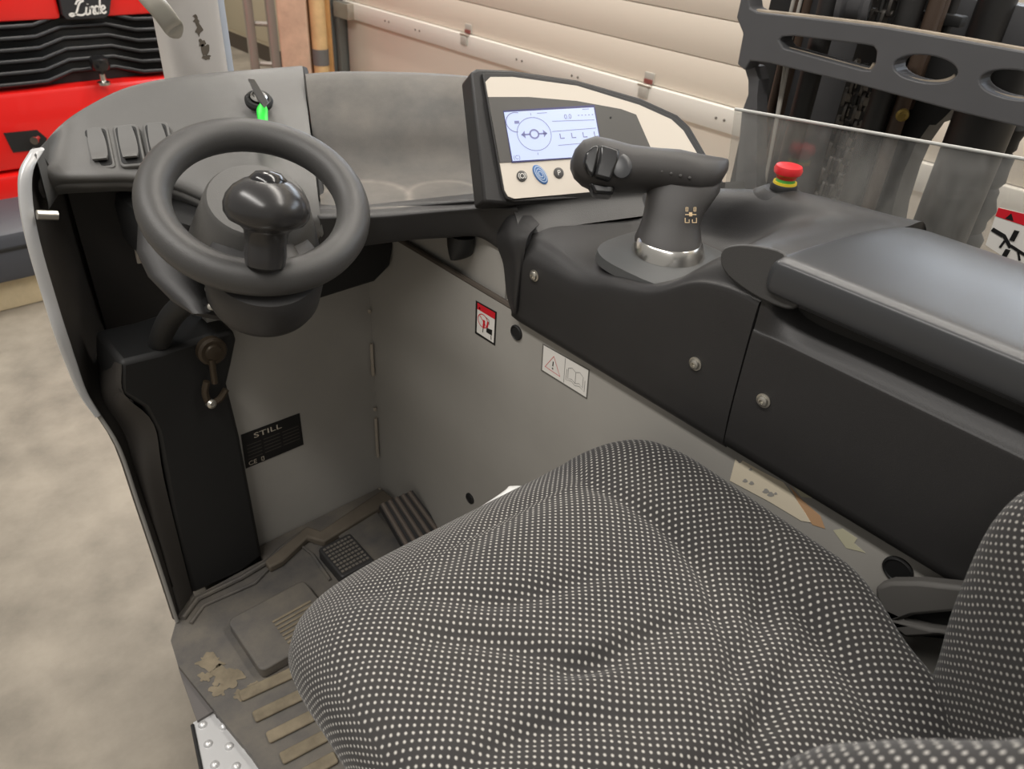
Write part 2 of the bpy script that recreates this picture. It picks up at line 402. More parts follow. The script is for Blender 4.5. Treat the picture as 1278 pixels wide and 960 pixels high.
for s in strokes:
    pts = spline([bo + bu * LW * a + bv * LW * .40 * b for a, b in s], 5); ribbon(pts, LW * .05, (0, -1, 0), bm, th=.003)
mk('badge_lettering', bm, M_white, bd, smooth=False)
c = T(125, 93); bm = lathe(c + V((0, -.03, -.012)), (0, -.1, 1), [(.012, 0), (.012, .04), (.038, .045), (.046, .065), (.040, .095), (.02, .105)])
mk('filler_cap', bm, M_gloss, tr)
mk('cap_stem', lathe(c + V((0, -.03, -.04)), (0, 0, 1), [(.03, 0), (.03, .012), (.014, .018), (.014, .05)]), M_chrome, tr)
bm = plate([T(4, 166), T(46, 162), T(58, 172), T(56, 186), T(16, 190)], (0, .05, 0)); bm.verts.ensure_lookup_table()
bmesh.ops.translate(bm, verts=bm.verts, vec=(0, -.006, 0)); lr = mk('lamp_recess', bm, M_dark, tr)
mk('lamp_pin', lathe(T(47, 172, -.02), (-.6, -1, 0), [(.012, 0), (.012, .04), (.018, .042), (.018, .05)], 12), M_chrome, lr)
for s in (-1, 1):
    bm = lathe((tc + s * .5, TY + .55, G + .16), (1, 0, 0), [(.10, -.07), (.155, -.07), (.16, -.05), (.16, .05), (.155, .07), (.1, .07)]); mk('wheel', bm, M_dark, tr)

# slab on timber beside the truck
c = P(24, 384, Z=G)
bm = B(); box(bm, c.x - .75, c.x + .20, c.y, c.y + .16, G, G + .13, .01)
mk('timber_beam', bm, mat('pale_timber', (196, 180, 148), .7, var=.12, vscale=14), label='pale timber beam on the concrete under a dark slab', cat='timber')
sl = root('dark_slab', 'dark grey bevelled slab lying on the pale timber beam', 'slab', (c.x - .2, c.y + .15, G + .13))
bm = B(); box(bm, c.x - .70, c.x + .24, c.y - .06, c.y + .34, G + .132, G + .33, .03); mk('slab_body', bm, mat('slab_grey', (62, 64, 70), .5), sl)
bm = B(); box(bm, c.x - .66, c.x + .2, c.y - .064, c.y - .05, G + .26, G + .275, .003); mk('slab_rib', bm, M_dark, sl)

# ------------------------------------------------------------------ cab shell
WX = .69
wr = mk('wall_side', box(B(), WX, WX + .02, -.45, 1.16, -.02, .65), M_grey, kind='structure', smooth=False)
up = mk('upper_plate', box(B(), WX + .012, WX + .026, .77, 1.15, .64, .755), M_grey, wr, smooth=False)
bm = tube([(WX + .004, .74, .652), (WX + .004, 1.14, .652)], .005, 8); mk('edge_strip', bm, mat('brown_seal', (78, 70, 62), .8), wr)
bm = loft([(P(575, 292 + a, X=WX - .004), (0, 1, 0), (1, 0, 0), b, .02) for a, b in ((0, .026), (14, .024), (24, .018), (29, .008))], 20)
mk('cable_gland', bm, M_dark, wr)
wf = mk('wall_front', box(B(), .372, WX, 1.15, 1.17, -.02, .74), M_grey, kind='structure', smooth=False)
for a, b in ((383, 386), (425, 464), (504, 507), (517, 565), (604, 607)):
    p, q = P(473 + (a - 383) * .055, a, Y=1.144), P(473 + (b - 383) * .055, b, Y=1.144); p.x = q.x = WX - .006
    mk('weld_bead', tube(spline([p, (p + q) / 2 + V((-.001, -.001, 0)), q], 3), .0035, 8), mat('weld', (172, 162, 148), .45), wf)
# left panel: curved rear edge, traced at its own distance
edge = [(48, 186, 1.215), (34, 212, 1.20), (33, 246, 1.19), (39, 285, 1.18), (49, 325, 1.175), (61, 365, 1.17), (74, 407, 1.16), (89, 450, 1.155), (104, 488, 1.15), (122, 516, 1.14), (149, 560, 1.115), (173, 630, 1.09), (197, 702, 1.072), (221, 776, 1.06)]
ep = [P(a, b, Y=c) for a, b, c in edge]
grid = []
for p in ep:
    zz = min(p.z, .772)
    grid.append([p, V((p.x + .018, p.y + .03, min(p.z, .80))), V((p.x + .05, p.y + .10, zz)), V((p.x + .10, 1.36, zz))])
wl = mk('wall_left', patch(grid, 3, (-.004, .012, 0)), M_cav, kind='structure')
bm = loft([(p + V((-.002, -.003, 0)), (1, .2, 0), (0, 1, .1), .0088 - .004 * max(0, (k - 26) / 10), .006, 4) for k, p in enumerate(spline(ep[:10], 4))], 12); mk('edge_trim', bm, M_silver, wl)
mk('lower_trim', tube(spline(ep[8:], 4), .0032, 8), mat('panel_edge_grey', (128, 126, 122), .5), wl)
mk('metal_pin', tube([P(46, 268, Y=1.17), P(72, 269, Y=1.17)], .0068, 12), M_steel, wl)
bm = B(); box(bm, .255, .50, 1.33, 1.35, -.02, .80); mk('rear_plate', bm, M_cav, wl, smooth=False)
for px, py, l in ((163, 268, 20), (171, 312, 16)):
    mk('weld_bead', tube([P(px, py, Y=1.3), P(px + 3, py + l, Y=1.3)], .004, 8), mat('weld', (172, 162, 148), .45), wl)

# floor of the cab
ch = root('truck_chassis', 'dark steel chassis sill below the cab floor mat', 'chassis', (.6, .4, G))
bm = B(); box(bm, .26, 1.40, -.6, 1.34, G + .06, -.022, .005); box(bm, .165, .26, -.6, .98, G + .06, -.030, .005); mk('chassis_block', bm, M_mastd, ch)
bm = plate([P(214, 800, Z=-.012), P(224, 838, Z=-.012), P(246, 900, Z=-.012), P(272, 884, Z=-.012), P(300, 860, Z=-.012), P(240, 790, Z=-.012)], (0, 0, -.02)); mk('side_sill', bm, mat('sill_grey', (92, 88, 86), .6), ch)
for y in (-.2, .9):
    mk('road_wheel', lathe((.62, y, G + .17), (1, 0, 0), [(.12, -.08), (.165, -.08), (.17, -.06), (.17, .06), (.165, .08), (.12, .08)]), M_dark, ch)
st = root('step_plate', 'shiny studded aluminium step plate beside the muddy mat edge', 'step plate', (.14, .7, -.02))
M_al = mat('bare_aluminium', (206, 206, 206), .35, metal=.45)
stp = [P(241, 902, Z=-.018), P(272, 886, Z=-.018), P(330, 950, Z=-.018), P(400, 1100, Z=-.018), P(268, 1100, Z=-.018)]
mk('tread_sheet', plate(stp, (0, 0, -.008)), M_al, st, smooth=False)
for px, py in ((253, 905), (279, 907), (260, 929), (286, 932), (309, 934), (268, 955), (295, 957)):
    p = P(px, py, Z=-.018); mk('stud', lathe(p, (0, 0, 1), [(.0075, -.001), (.007, .002), (.0045, .0045), (.001, .0055)], 14), M_al, st)
mk('screw', lathe(P(274, 893, Z=-.017), (0, 0, 1), [(.006, 0), (.006, .003), (.003, .003), (.003, .001)], 14), M_mastd, st)
mk('edge_strip', tube([P(240, 905, Z=-.016), P(252, 965, Z=-.016)], .003, 8), M_dark, st)

fm = root('floor_mat', 'dusty black rubber floor mat with ribs in front of the seat', 'floor mat', (.4, .8, 0))
mo = [P(*a, Z=0) for a in ((219, 778), (213, 800), (222, 830), (262, 880), (312, 940), (360, 1010))] + [V((.22, .25, 0)), V((WX - .004, .25, 0)), V((WX - .004, 1.146, 0)), V((.385, 1.146, 0)), P(328, 699, Z=0), P(242, 745, Z=0), P(240, 735, Z=0), P(222, 760, Z=0)]
mk('mat_sheet', plate(mo, (0, 0, -.02)), M_mat, fm, smooth=False)
rim = [P(*a, Z=.004) for a in ((228, 772), (246, 748), (300, 722), (330, 704), (352, 684), (380, 662), (398, 676))]
mk('raised_rim', tube(rim, .0075, 8, flat=.7), M_mat, fm)
mk('inner_rim', tube([P(*a, Z=.003) for a in ((238, 778), (254, 756), (318, 728), (345, 700), (346, 693), (374, 680), (390, 692), (412, 724))], .0035, 8), M_mat, fm)
for k in range(7):
    a, b = P(300 + k * 17, 878 + k * 26 - 7, Z=.0), P(372 + k * 12, 838 + k * 27, Z=.0)
    u = (b - a).normalized(); v = V((-u.y, u.x, 0)); c = (a + b) / 2
    mk('rib', plate(rrect(c, u, v, (b - a).length / 2, .011, .004, 3), (0, 0, .006)), M_mud, fm, bevel=.002)
# mud patch, a stain with its own shape
for ctr, sz, ph in (((262, 826), 15, 0), ((282, 845), 19, 2), ((272, 862), 10, 4), ((300, 868), 9, 1), ((256, 845), 8, 3), ((318, 856), 7, 5)):
    pts = [P(ctr[0] + sz * (1.0 + .22 * math.sin(3 * a + ph) + .14 * math.sin(7 * a + ph) + .1 * math.sin(11 * a)) * math.cos(a), ctr[1] + sz * (.7 + .18 * math.cos(4 * a + ph) + .1 * math.sin(9 * a)) * math.sin(a), Z=.0012) for a in [2 * math.pi * k / 48 for k in range(48)]]
    mk('mud_stain', poly(pts), M_mud, fm, smooth=False)
mk('wall_border', plate([P(a, b, Z=.018) for a, b in ((330, 700), (345, 688), (383, 656), (400, 662), (478, 610), (492, 622), (404, 676), (384, 670), (352, 700), (336, 708))], (0, 0, -.018)), mat('dirty_border', (90, 82, 71), .8, var=.15, vscale=20), fm, bevel=.004)
# foot pads
def quad_block(name, q, z0, z1, mt, par, r=.012):
    a, b, c, d = [P(x, y, Z=z1) for x, y in q]; ctr = (a + b + c + d) / 4
    u = ((b - a) + (c - d)).normalized(); v = V((-u.y, u.x, 0)); hw = ((b - a).length + (c - d).length) / 4; hh = ((d - a).length + (c - b).length) / 4
    return mk(name, plate(rrect(ctr, u, v, hw, hh, r), (0, 0, z0 - z1)), mt, par, bevel=.003), ctr, u, v, hw, hh
fs = root('foot_switch', 'big flat rubber foot switch pad nearest the mat edge', 'foot switch', P(340, 775, Z=0))
pb, c, u, v, hw, hh = quad_block('pad', ((279, 776), (372, 728), (432, 775), (330, 836)), .001, .026, M_mat, fs)
for k in range(9):
    q = c + v * (hh * (-.1 - .8 * k / 9)) ; q = c + v * (-hh + hh * 1.25 * (k + .5) / 9)
    mk('groove_rib', plate(rrect(q, u, v, hw * .5, .0022, .001, 2), (0, 0, .0018)), M_mud, pb, smooth=False).location = u * hw * .3
br = root('brake_pedal', 'small cross-hatched rubber pedal between foot switch and accelerator', 'pedal', P(430, 690, Z=0))
pb, c, u, v, hw, hh = quad_block('pedal_plate', ((399, 684), (438, 664), (466, 700), (424, 722)), .001, .03, M_blk, br, .006)
for i in range(8):
    for j in range(8):
        q = c + u * hw * (-.86 + 1.72 * (i + .5) / 8) + v * hh * (-.86 + 1.72 * (j + .5) / 8)
        mk('tread_nub', box(B(), q.x - .0028, q.x + .0028, q.y - .0028, q.y + .0028, c.z, c.z + .002), M_mat, pb, smooth=False)
ac = root('accelerator_pedal', 'ribbed accelerator pedal in the corner below the side wall', 'pedal', P(508, 645, Z=0))
pa, pbp, pc, pd = P(474, 630, Z=.10), P(515, 612, Z=.10), P(560, 672, Z=.02), P(508, 690, Z=.02)
mk('pedal_plate', plate([pa, pbp, pc, pd], (0, .006, -.014)), M_blk, ac, smooth=False)
for k in range(5):
    f = (k + .4) / 5; p, q = pa.lerp(pbp, f), pd.lerp(pc, f)
    mk('rib', tube([p + V((0, 0, .001)), q + V((0, 0, .001))], .005, 8), mat('pedal_rubber', (104, 94, 86), .7), ac)
mk('hinge_block', box(B(), pd.x - .01, pc.x + .005, pc.y - .03, pc.y + .03, 0, .03, .004), M_blk, ac)
mk('backing_pad', plate([P(a, b, Z=.002) for a, b in ((418, 668), (470, 640), (508, 690), (470, 712))], (0, 0, .006)), M_mat, br, bevel=.002)

# ------------------------------------------------------------------ black column under the wheel
cl = root('steering_column_cover', 'black moulded column cover rising from the floor beside the grey front wall', 'column cover', (.3, 1.12, 0))
YC = 1.105
outl = [(150, 452), (200, 440), (258, 420), (292, 412), (296, 425), (290, 455), (284, 480), (300, 545), (328, 694), (300, 716), (240, 742), (215, 640), (196, 540), (180, 510), (150, 492)]
mk('cover_face', plate([P(a, b, Y=YC) for a, b in outl], (0, .12, 0)), M_dark, cl, bevel=.008)
sd = [[P(152, 455, Y=YC), P(136, 450, Y=1.19), P(118, 448, Y=1.3)], [P(155, 492, Y=YC), P(134, 498, Y=1.16), P(124, 500, Y=1.28)],
      [P(192, 530, Y=YC), P(160, 545, Y=1.14), P(150, 540, Y=1.22)], [P(205, 600, Y=YC), P(178, 610, Y=1.11), P(172, 600, Y=1.16)], [P(240, 742, Y=YC), P(228, 760, Y=1.075), P(222, 768, Y=1.07)]]
mk('side_fairing', patch(sd, 5, (-.004, .01, 0)), M_cav, cl)
p = P(262, 436, Y=YC - .002)
lv = mk('lever_boss', lathe(p, (0, -1, .1), [(.024, 0), (.024, .012), (.02, .016), (.014, .016), (.012, .02), (.004, .022)], 24), mat('worn_brass', (64, 54, 42), .5, metal=.4), cl)
a, b = P(264, 448, Y=YC - .018), P(268, 478, Y=YC - .018)
mk('lever_rod', tube([a, b], .0055, 10), mat('worn_brass', (64, 54, 42), .5, metal=.4), lv)
mk('lever_yoke', tube(spline([P(258, 476, Y=YC - .015), P(256, 490, Y=YC - .015), P(262, 503, Y=YC - .012), P(274, 498, Y=YC - .012), P(282, 486, Y=YC - .012)], 4), .006, 8), mat('worn_brass', (64, 54, 42), .5, metal=.4), lv)
mk('lever_bolt', lathe(P(262, 503, Y=YC - .012), (0, -1, .3), [(.008, 0), (.008, .01), (.004, .014)], 12), M_steel, lv)

# ------------------------------------------------------------------ dashboard
da = root('dashboard', 'grey moulded dashboard shell wrapping around behind the steering wheel', 'dashboard', (.45, 1.15, .7))
cols = [((45, 196, .838), (40, 216, .806), (41, 241, .776)), ((76, 158, .85), (80, 221, .80), (78, 234, .778)), ((112, 132, .87), (118, 221, .80), (116, 232, .778)), ((162, 108, .89), (166, 220, .797), (166, 231, .776)),
        ((228, 95, .90), (216, 226, .792), (218, 240, .77)), ((300, 88, .90), (285, 250, .785), (290, 268, .76)), ((377, 82, .90), (399, 262, .78), (404, 292, .75))]
rows = [[], [], [], [], [], []]
for b, f, l in cols:
    bp = P(b[0], b[1], Z=b[2]); fp = P(f[0], f[1], Z=f[2]); lp = P(l[0], l[1], Z=l[2])
    rows[0].append(bp + V((-.0, .012, -.07))); rows[1].append(bp)
    rows[2].append(bp.lerp(fp, .34) + V((0, 0, .004))); rows[3].append(bp.lerp(fp, .7) + V((0, 0, .003))); rows[4].append(fp); rows[5].append(lp)
mk('switch_panel', patch(rows, 6, (0, .012, -.014)), M_dash, da, angle=60)
TB = [(381, 92, .90), (430, 89, .902), (500, 90, .902), (550, 92, .90), (586, 95, .90)]
TF = [(401, 260, .775), (450, 262, .775), (500, 259, .777), (560, 254, .78), (608, 249, .785)]
rows = [[], [], [], [], []]
for b, f in zip(TB, TF):
    bp, fp = P(*b[:2], Z=b[2]), P(*f[:2], Z=f[2])
    rows[0].append(bp + V((.01, .012, -.08))); rows[1].append(bp)
    for i, k in ((2, .36), (3, .72)): rows[i].append(P(b[0] + (f[0] - b[0]) * k, b[1] + (f[1] - b[1]) * k, Z=b[2] + (f[2] - b[2]) * (k * 1.2 if k < .5 else .93)))
    rows[4].append(fp)
mk('storage_tray', patch(rows, 6, (.004, .012, -.012)), M_tray, da, angle=60)
# front beam
bt = [((401, 260, .775), (398, 270, .775), (398, 318)), ((450, 262, .775), (464, 269, .775), (466, 309)), ((500, 259, .777), (515, 265, .778), (515, 303)), ((560, 254, .78), (562, 261, .784), (560, 300)), ((600, 250, .785), (605, 258, .793), (602, 299)), ((638, 247, .803), (645, 258, .803), (632, 316))]
rows = [[], [], [], [], []]
for a, b, c in bt:
    p0, p1 = P(a[0], a[1], Z=a[2]), P(b[0], b[1], Z=b[2]); p2 = P(c[0], c[1], Y=p1.y + .008)
    rows[0].append(p0); rows[1].append(p1); rows[2].append(p1.lerp(p2, .18) + V((0, -.004, 0))); rows[3].append(p1.lerp(p2, .85)); rows[4].append(p2 + V((0, .012, 0)))
mk('front_beam', patch(rows, 6, (.006, .03, 0)), M_blk, da, angle=60)
lg = [[(624, 262, .715), (636, 258, .715), (652, 268, .71), (668, 284, .695)], [(620, 302, .69), (633, 296, .674), (646, 296, .672), (658, 298, .674)], [(628, 330, .686), (640, 330, .668), (648, 332, .668), (652, 335, .672)], [(632, 366, .684), (639, 372, .668), (644, 376, .668), (647, 378, .672)], [(638, 388, .684), (641, 391, .672), (643, 392, .672), (645, 392, .674)]]
mk('support_leg', patch([[P(a, b, X=c) for a, b, c in r] for r in lg], 5, (.014, .006, 0)), M_blk, da)
sk = [[(632, 250, .818), (700, 243, .818), (780, 236, .82), (860, 230, .822), (930, 226, .825)], [(640, 258, .80), (705, 256, .803), (785, 248, .806), (865, 243, .808), (930, 240, .81)], [(650, 294, .782), (720, 281, .784), (800, 270, .79), (866, 262, .795), (930, 256, .80)]]
mk('display_apron', patch([[P(a, b, Z=c) for a, b, c in r] for r in sk], 5, (.01, .012, -.01)), mat('apron_plastic', (58, 57, 56), .5, grain=.25), da)
uc = [(388, 300), (492, 302), (488, 332), (468, 352), (392, 376), (350, 372), (340, 300)]
mk('under_cover', plate([P(a, b, Y=1.06) for a, b in uc], (0, .07, 0)), M_dark, da, bevel=.006)
bm = B(); box(bm, .30, .66, 1.04, 1.27, .66, .755, .02); mk('under_body', bm, M_dark, da)
mk('seam_strip', tube([P(379, 88, Z=.885), P(390, 170, Z=.825), P(401, 264, Z=.758)], .008, 8), M_dark, da)
# rocker switches on the panel
def dpt(px, py):
    b = P(165, 115, Z=.885); f = P(166, 218, Z=.80); e = P(110, 218, Z=.80)
    n = (b - f).cross(e - f).normalized()
    if n.z < 0: n = -n
    return PL(px, py, f + n * .006, n), n
for px, py, n_ in ((123, 184, 'leftmost'), (161, 181, 'middle'), (198, 178, 'third')):
    c, n = dpt(px, py); u = (dpt(px + 10, py - .8)[0] - c).normalized(); v = n.cross(u)
    if v.y < 0: v = -v
    v = (dpt(px - 4, py - 20)[0] - dpt(px + 4, py + 20)[0]).normalized(); hh = (dpt(px - 4, py - 26)[0] - dpt(px + 4, py + 26)[0]).length / 2
    hw = (dpt(px + 16, py)[0] - dpt(px - 16, py)[0]).length / 2
    fr = mk('rocker_switch', plate(rrect(c, u, v, hw, hh, hw * .35), -n * .012), M_dash, da, bevel=.0015)
    rk = rrect(c + n * .0005, u, v, hw * .72, hh * .82, hw * .25)
    mk('switch_gap', plate(rrect(c + n * .0008, u, v, hw * .82, hh * .88, hw * .3), -n * .003), M_dark, fr, smooth=False)
    sec = [[c + u * hw * .68 * s * (1 - .22 * abs(k) ** 2) + v * hh * .8 * k + n * (.003 + .004 * (k * k) + (.003 if k < -.6 else 0)) for s in (-1, -.4, .4, 1)] for k in (1, .5, 0, -.5, -.92)]
    mk('rocker', patch(sec, 4, -n * .004), M_dash, fr)
# key switch
c, n = dpt(323, 126); c = P(323, 126, Z=.876); n = V((-.1, -.42, .9)).normalized()
ks = mk('key_switch', lathe(c - n * .004, n, [(.021, 0), (.022, .006), (.019, .010), (.015, .010), (.015, .007)], 32), M_dark, da)
mk('key_barrel', lathe(c, n, [(.013, 0), (.013, .009), (.010, .012), (.003, .012)], 24), M_chrome, ks)
ky = root('ignition_key', 'black key with bright green plastic tag hanging from the dashboard switch', 'key', c)
u, v, _ = frame(n)
kp = [P(a, b, Z=.905) for a, b in ((310, 98), (318, 99), (336, 128), (331, 134), (322, 124))]
mk('key_bow', plate(kp, (.0, .004, -.002)), M_gloss, ky, bevel=.001)
tg = [P(327, 128, t=1.19), P(333, 133, t=1.185), P(334, 150, t=1.175), P(337, 182, t=1.15), P(334, 188, t=1.145), P(330, 182, t=1.15), P(323, 140, t=1.18)]
gp = spline([P(327, 129, t=1.175), P(328, 150, t=1.165), P(334, 188, t=1.125)], 5)
mk('green_tag', loft([(p, CX, CY.cross(CX), r_, .0035) for p, r_ in zip(gp, (.003, .007, .009, .009, .0085, .008, .0075, .007, .0065, .006, .003))], 16), M_green, ky)

# ------------------------------------------------------------------ display pod
BL = P(630, 247, Z=.82); al = math.radians(18.6); ta = math.radians(33)
e1 = V((math.cos(al), -math.sin(al), 0)); bk = V((math.sin(al), math.cos(al), 0)); e2 = bk * math.sin(ta) + V((0, 0, 1)) * math.cos(ta); e3 = e1.cross(e2)
def Q(px, py, l=0): return PL(px, py, BL + e3 * l, e3)
dp = root('display_unit', 'display unit with champagne faceplate and lit screen behind the joystick', 'display', BL)
fo = [(587, 90), (596, 85), (640, 87), (720, 99), (800, 122), (846, 143), (862, 158), (884, 196), (912, 240), (640, 255), (604, 252)]
mk('housing', plate([Q(a, b, -.006) for a, b in fo], -e3 * .045), M_blk, dp, bevel=.004)
fi = [(602, 91), (640, 91), (720, 103), (800, 127), (842, 146), (858, 161), (880, 196), (906, 238), (642, 252), (632, 248), (627, 236)]
mk('bezel', plate([Q(a, b, .0) for a, b in fi], -e3 * .008), M_blk, dp, bevel=.0015)
fp = [(606, 102), (612, 96), (640, 96), (720, 107), (798, 131), (838, 149), (853, 163), (874, 198), (898, 234), (735, 240), (642, 248), (634, 245), (630, 238)]
fpo = mk('faceplate', plate([Q(a, b, .0018) for a, b in fp], -e3 * .003), M_beige, dp, smooth=False)
dk = [(609, 121), (660, 121), (720, 126), (775, 136), (794, 143), (812, 184), (822, 195), (707, 198), (624, 203)]
mk('display_panel', plate([Q(a, b, .0028) for a, b in dk], -e3 * .002), M_panel, dp, smooth=False)
scq = [Q(629, 140, .0036), Q(741, 134, .0036), Q(752, 194, .0036), Q(640, 201, .0036)]
mk('screen_border', plate([Q(628, 138, .0033), Q(742, 131, .0033), Q(753, 195, .0033), Q(639, 203, .0033)], -e3 * .001), mat('lcd_edge', (58, 58, 110), .3), dp, smooth=False)
sc_ = mk('screen', plate(scq, -e3 * .001), mat('lcd', (120, 128, 150), .25, emit=((206, 218, 250), .78)), dp, smooth=False)
def S(u, v): return scq[0].lerp(scq[1], u).lerp(scq[3].lerp(scq[2], u), v)
bm = B(); M_ink = mat('lcd_ink', (128, 132, 178), .4)
def sring(cx, cy, r, wd_, a0=0, a1=360, asp=1.85):
    pts = [S(cx + r * math.cos(math.radians(a)) / asp, cy + r * math.sin(math.radians(a))) for a in [a0 + (a1 - a0) * k / 40 for k in range(41)]]
    ribbon(pts, wd_, e3, bm)
sring(.28, .48, .34, .0009); sring(.28, .48, .085, .0024); sring(.11, .22, .2, .0012, 90, 290)
for a, b in (((.14, .48), (.24, .48)), ((.32, .48), (.42, .48))): ribbon([S(*a), S(*b)], .0022, e3, bm)
poly([S(.14, .48) + e3 * .0006, S(.18, .40) + e3 * .0006, S(.18, .56) + e3 * .0006], bm); poly([S(.42, .48) + e3 * .0006, S(.38, .56) + e3 * .0006, S(.38, .40) + e3 * .0006], bm)
for k in range(4):
    x = .56 + .13 * k; ribbon([S(x, .50), S(x, .60), S(x + .045, .60)], .0016, e3, bm)
for a, b in (((.5, .24), (.98, .26)), ((.48, .45), (.98, .43)), ((.52, .74), (.95, .72)), ((.28, .10), (.28, .05)), ((.28, .86), (.28, .91)), ((.35, .06), (.46, .06)), ((.86, .03), (.94, .03))): ribbon([S(*a), S(*b)], .0008, e3, bm)
for k in range(5): ribbon([S(.80 + k * .04, .15), S(.815 + k * .04, .15)], .0012, e3, bm)
ribbon([S(.09, .22), S(.14, .22)], .004, e3, bm)
text_mesh('0.0', .010, S(.64, .21), e1, e2, .0006, bm=bm)
text_mesh('(C)', .008, S(.01, .97), e1, e2, .0006, bm=bm)
mk('screen_graphics', bm, M_ink, sc_, smooth=False)
def fu(px, py, r):
    return Q(px, py, .0025), r
for px, py, nm in ((651, 220, 'brake_button'), (697, 216, 'parking_button')):
    c = Q(px, py, .0018); bt_ = mk(nm, lathe(c, e3, [(.0078, 0), (.0078, .0012), (.006, .0018)], 24), mat('button_grey', (74, 72, 70), .4), dp)
    bm = B()
    if nm == 'parking_button': text_mesh('P', .0105, c - e1 * .0028 - e2 * .0036, e1, e2, .0023, bm=bm)
    else:
        ribbon(circ(c + e3 * .002, e1, e2, .0032, 20), .001, e3, bm, closed=True)
        for s in (-1, 1): ribbon([c + e3 * .002 + e1 * s * .0055 * math.cos(a) + e2 * .0055 * math.sin(a) for a in (-.8, -.4, 0, .4, .8)], .001, e3, bm)
    mk('button_symbol', bm, M_white, bt_, smooth=False)
c = Q(674, 218, .0018); d1 = (Q(682, 229) - Q(666, 206)).normalized(); d2 = e3.cross(d1)
bt_ = mk('blue_button', loft([(c, d1, d2, .0155, .0085), (c + e3 * .001, d1, d2, .0155, .0085), (c + e3 * .002, d1, d2, .013, .007)], 28), mat('button_blue', (74, 116, 172), .35), dp, label='blue oval programme button')
bm = B()
for k in (0, 1, 2): ribbon([c + e3 * .0021 + d1 * (.0125 - .004 * k) * math.cos(a) + d2 * (.0066 - .002 * k) * math.sin(a) for a in [2 * math.pi * q / 28 for q in range(28)]], .0009, e3, bm, closed=True)
mk('button_symbol', bm, mat('pale_blue', (196, 212, 230), .5), bt_, smooth=False)
mk('light_sensor', lathe(Q(762, 147, .0026), e3, [(.0016, 0), (.0016, .001)], 12), M_dark, dp)

# ------------------------------------------------------------------ side console
co = root('side_console', 'black moulded side console running along the right of the seat', 'console', (.8, .2, .65))
Ys = [.725, .66, .60, .545, .48, .425, .385, .345]
ZT = [.768, .766, .766, .784, .802, .838, .850, .850]
ZP = [.785, .782, .775, .788, .800, .852, .885, .889]
ZR = [.815, .822, .838, .853, .872, .880, .885, .889]
rows = [[] for _ in range(11)]
for y, zt_, zp, zr in zip(Ys, ZT, ZP, ZR):
    for i, (x, z) in enumerate(((.676, .651), (.672, .71), (.672, zt_ - .022), (.678, zt_ - .004), (.694, zt_ + (zp - zt_) * .7), (.73, zp), (.80, zp), (.865, zp + (zr - zp) * .15), (.895, zr - (zr - zp) * .12), (.925, zr), (.95, zr - .03))):
        rows[i].append(V((x, y - (.18 * (x - .66) if y < .4 else 0), z)))
mk('front_section', patch(rows, 6, (.012, 0, -.012)), M_blk, co, angle=60)
# thumb pad
pd_ = [(903, 318), (912, 308), (940, 306), (982, 316), (984, 340), (994, 368), (1000, 380), (985, 386), (950, 372), (920, 352), (905, 335)]
pts = spline([P(a, b, X=.673 + .012 * max(0, (345 - b) / 40)) for a, b in pd_], 4, closed=True)
mk('thumb_pad', plate(pts, (-.006, 0, .002)), mat('pad_black', (60, 59, 58), .45, grain=.2), co, bevel=.004)
# rear section: panel with ledge
rows = [[] for _ in range(7)]
for y in (.341, .330, .30, .2, 0, -.2, -.4):
    k = 0 if y > .31 else 1
    for i, (x, z) in enumerate(((.676, .651), (.672, .72), (.672, .80), (.674, .812), (.674 + .010 * k, .838 if not k else .822), (.676 + .026 * k, .848 if not k else .835), (.69 + .03 * k, .848 if not k else .846))): rows[i].append(V((x, y, z)))
mk('rear_panel', patch(rows, 5, (.012, 0, -.006)), M_blk, co, angle=60)
mk('seam', box(B(), .684, .70,   .3405, .3455, .66, .86), M_dark, co, smooth=False)
mk('inner_body', box(B(), .70, .94, -.42,   .33, .63, .855), M_dark, co, smooth=False)
ld = root('armrest_lid', 'smooth dark armrest lid on the rear of the side console', 'armrest', (.8, 0, .86))
rows = [[] for _ in range(10)]
for k, y in enumerate((.339, .334, .324, .26, .1, -.1, -.42)):
    for i, (x, z) in enumerate(((.685, .862), (.667, .860), (.661, .868), (.662, .890), (.668, .897), (.690, .901), (.78, .905), (.86, .899), (.92, .882), (.94, .862))):
        yy = y
        if k < 4: yy = y - (.18 if k < 3 else .09) * (x - .66)
        if k < 3: x = x + (.008, .003, 0)[k]; z = z - (.006, .002, 0)[k] * (1 if z > .87 else 0)
        rows[i].append(V((x, yy, z)))
mk('lid_shell', patch(rows, 6, (.008, 0, -.006)), M_lid, ld, angle=60)
def screw(px, py, X, par):
    c = P(px, py, X=X); s = mk('screw', lathe(c, (-1, 0, 0), [(.0085, 0), (.0085, .001), (.0065, .0015), (.006, .004), (.0035, .0055), (.0025, .0055), (.0025, .003)], 20), M_steel, par)
for px, py in ((667, 344), (868, 454), (953, 500)): screw(px, py, .6715, co)

# ------------------------------------------------------------------ plugs and stickers
for px, py, r, lb in ((645, 415, .0125, 'round black rubber plug between the two warning stickers'), (587, 622, .0115, 'small black plug low on the grey wall above the white strip'), (1121, 711, .016, 'large black round plug at the rear of the grey side wall')):
    c = P(px, py, X=WX); mk('rubber_plug', lathe(c, (-1, 0, 0), [(r, -.004), (r, .002), (r * .85, .0035), (r * .8, .002), (.001, .002)], 28), M_dark, label=lb, cat='plug', group='rubber plugs in the side wall')
XS = WX - .0004
def W_(px, py, l=0): return P(px, py, X=XS - l)
NX = V((-1, 0, 0))
def bil(q, l):
    pts = [W_(a, b, l) for a, b in q]
    return lambda u, v: pts[0].lerp(pts[1], u).lerp(pts[3].lerp(pts[2], u), v)
q1 = ((595, 376), (619, 390), (617, 430), (594, 415))
s1 = root('warning_sticker', 'white and red sticker forbidding a passenger, on the grey wall', 'sticker', W_(606, 403))
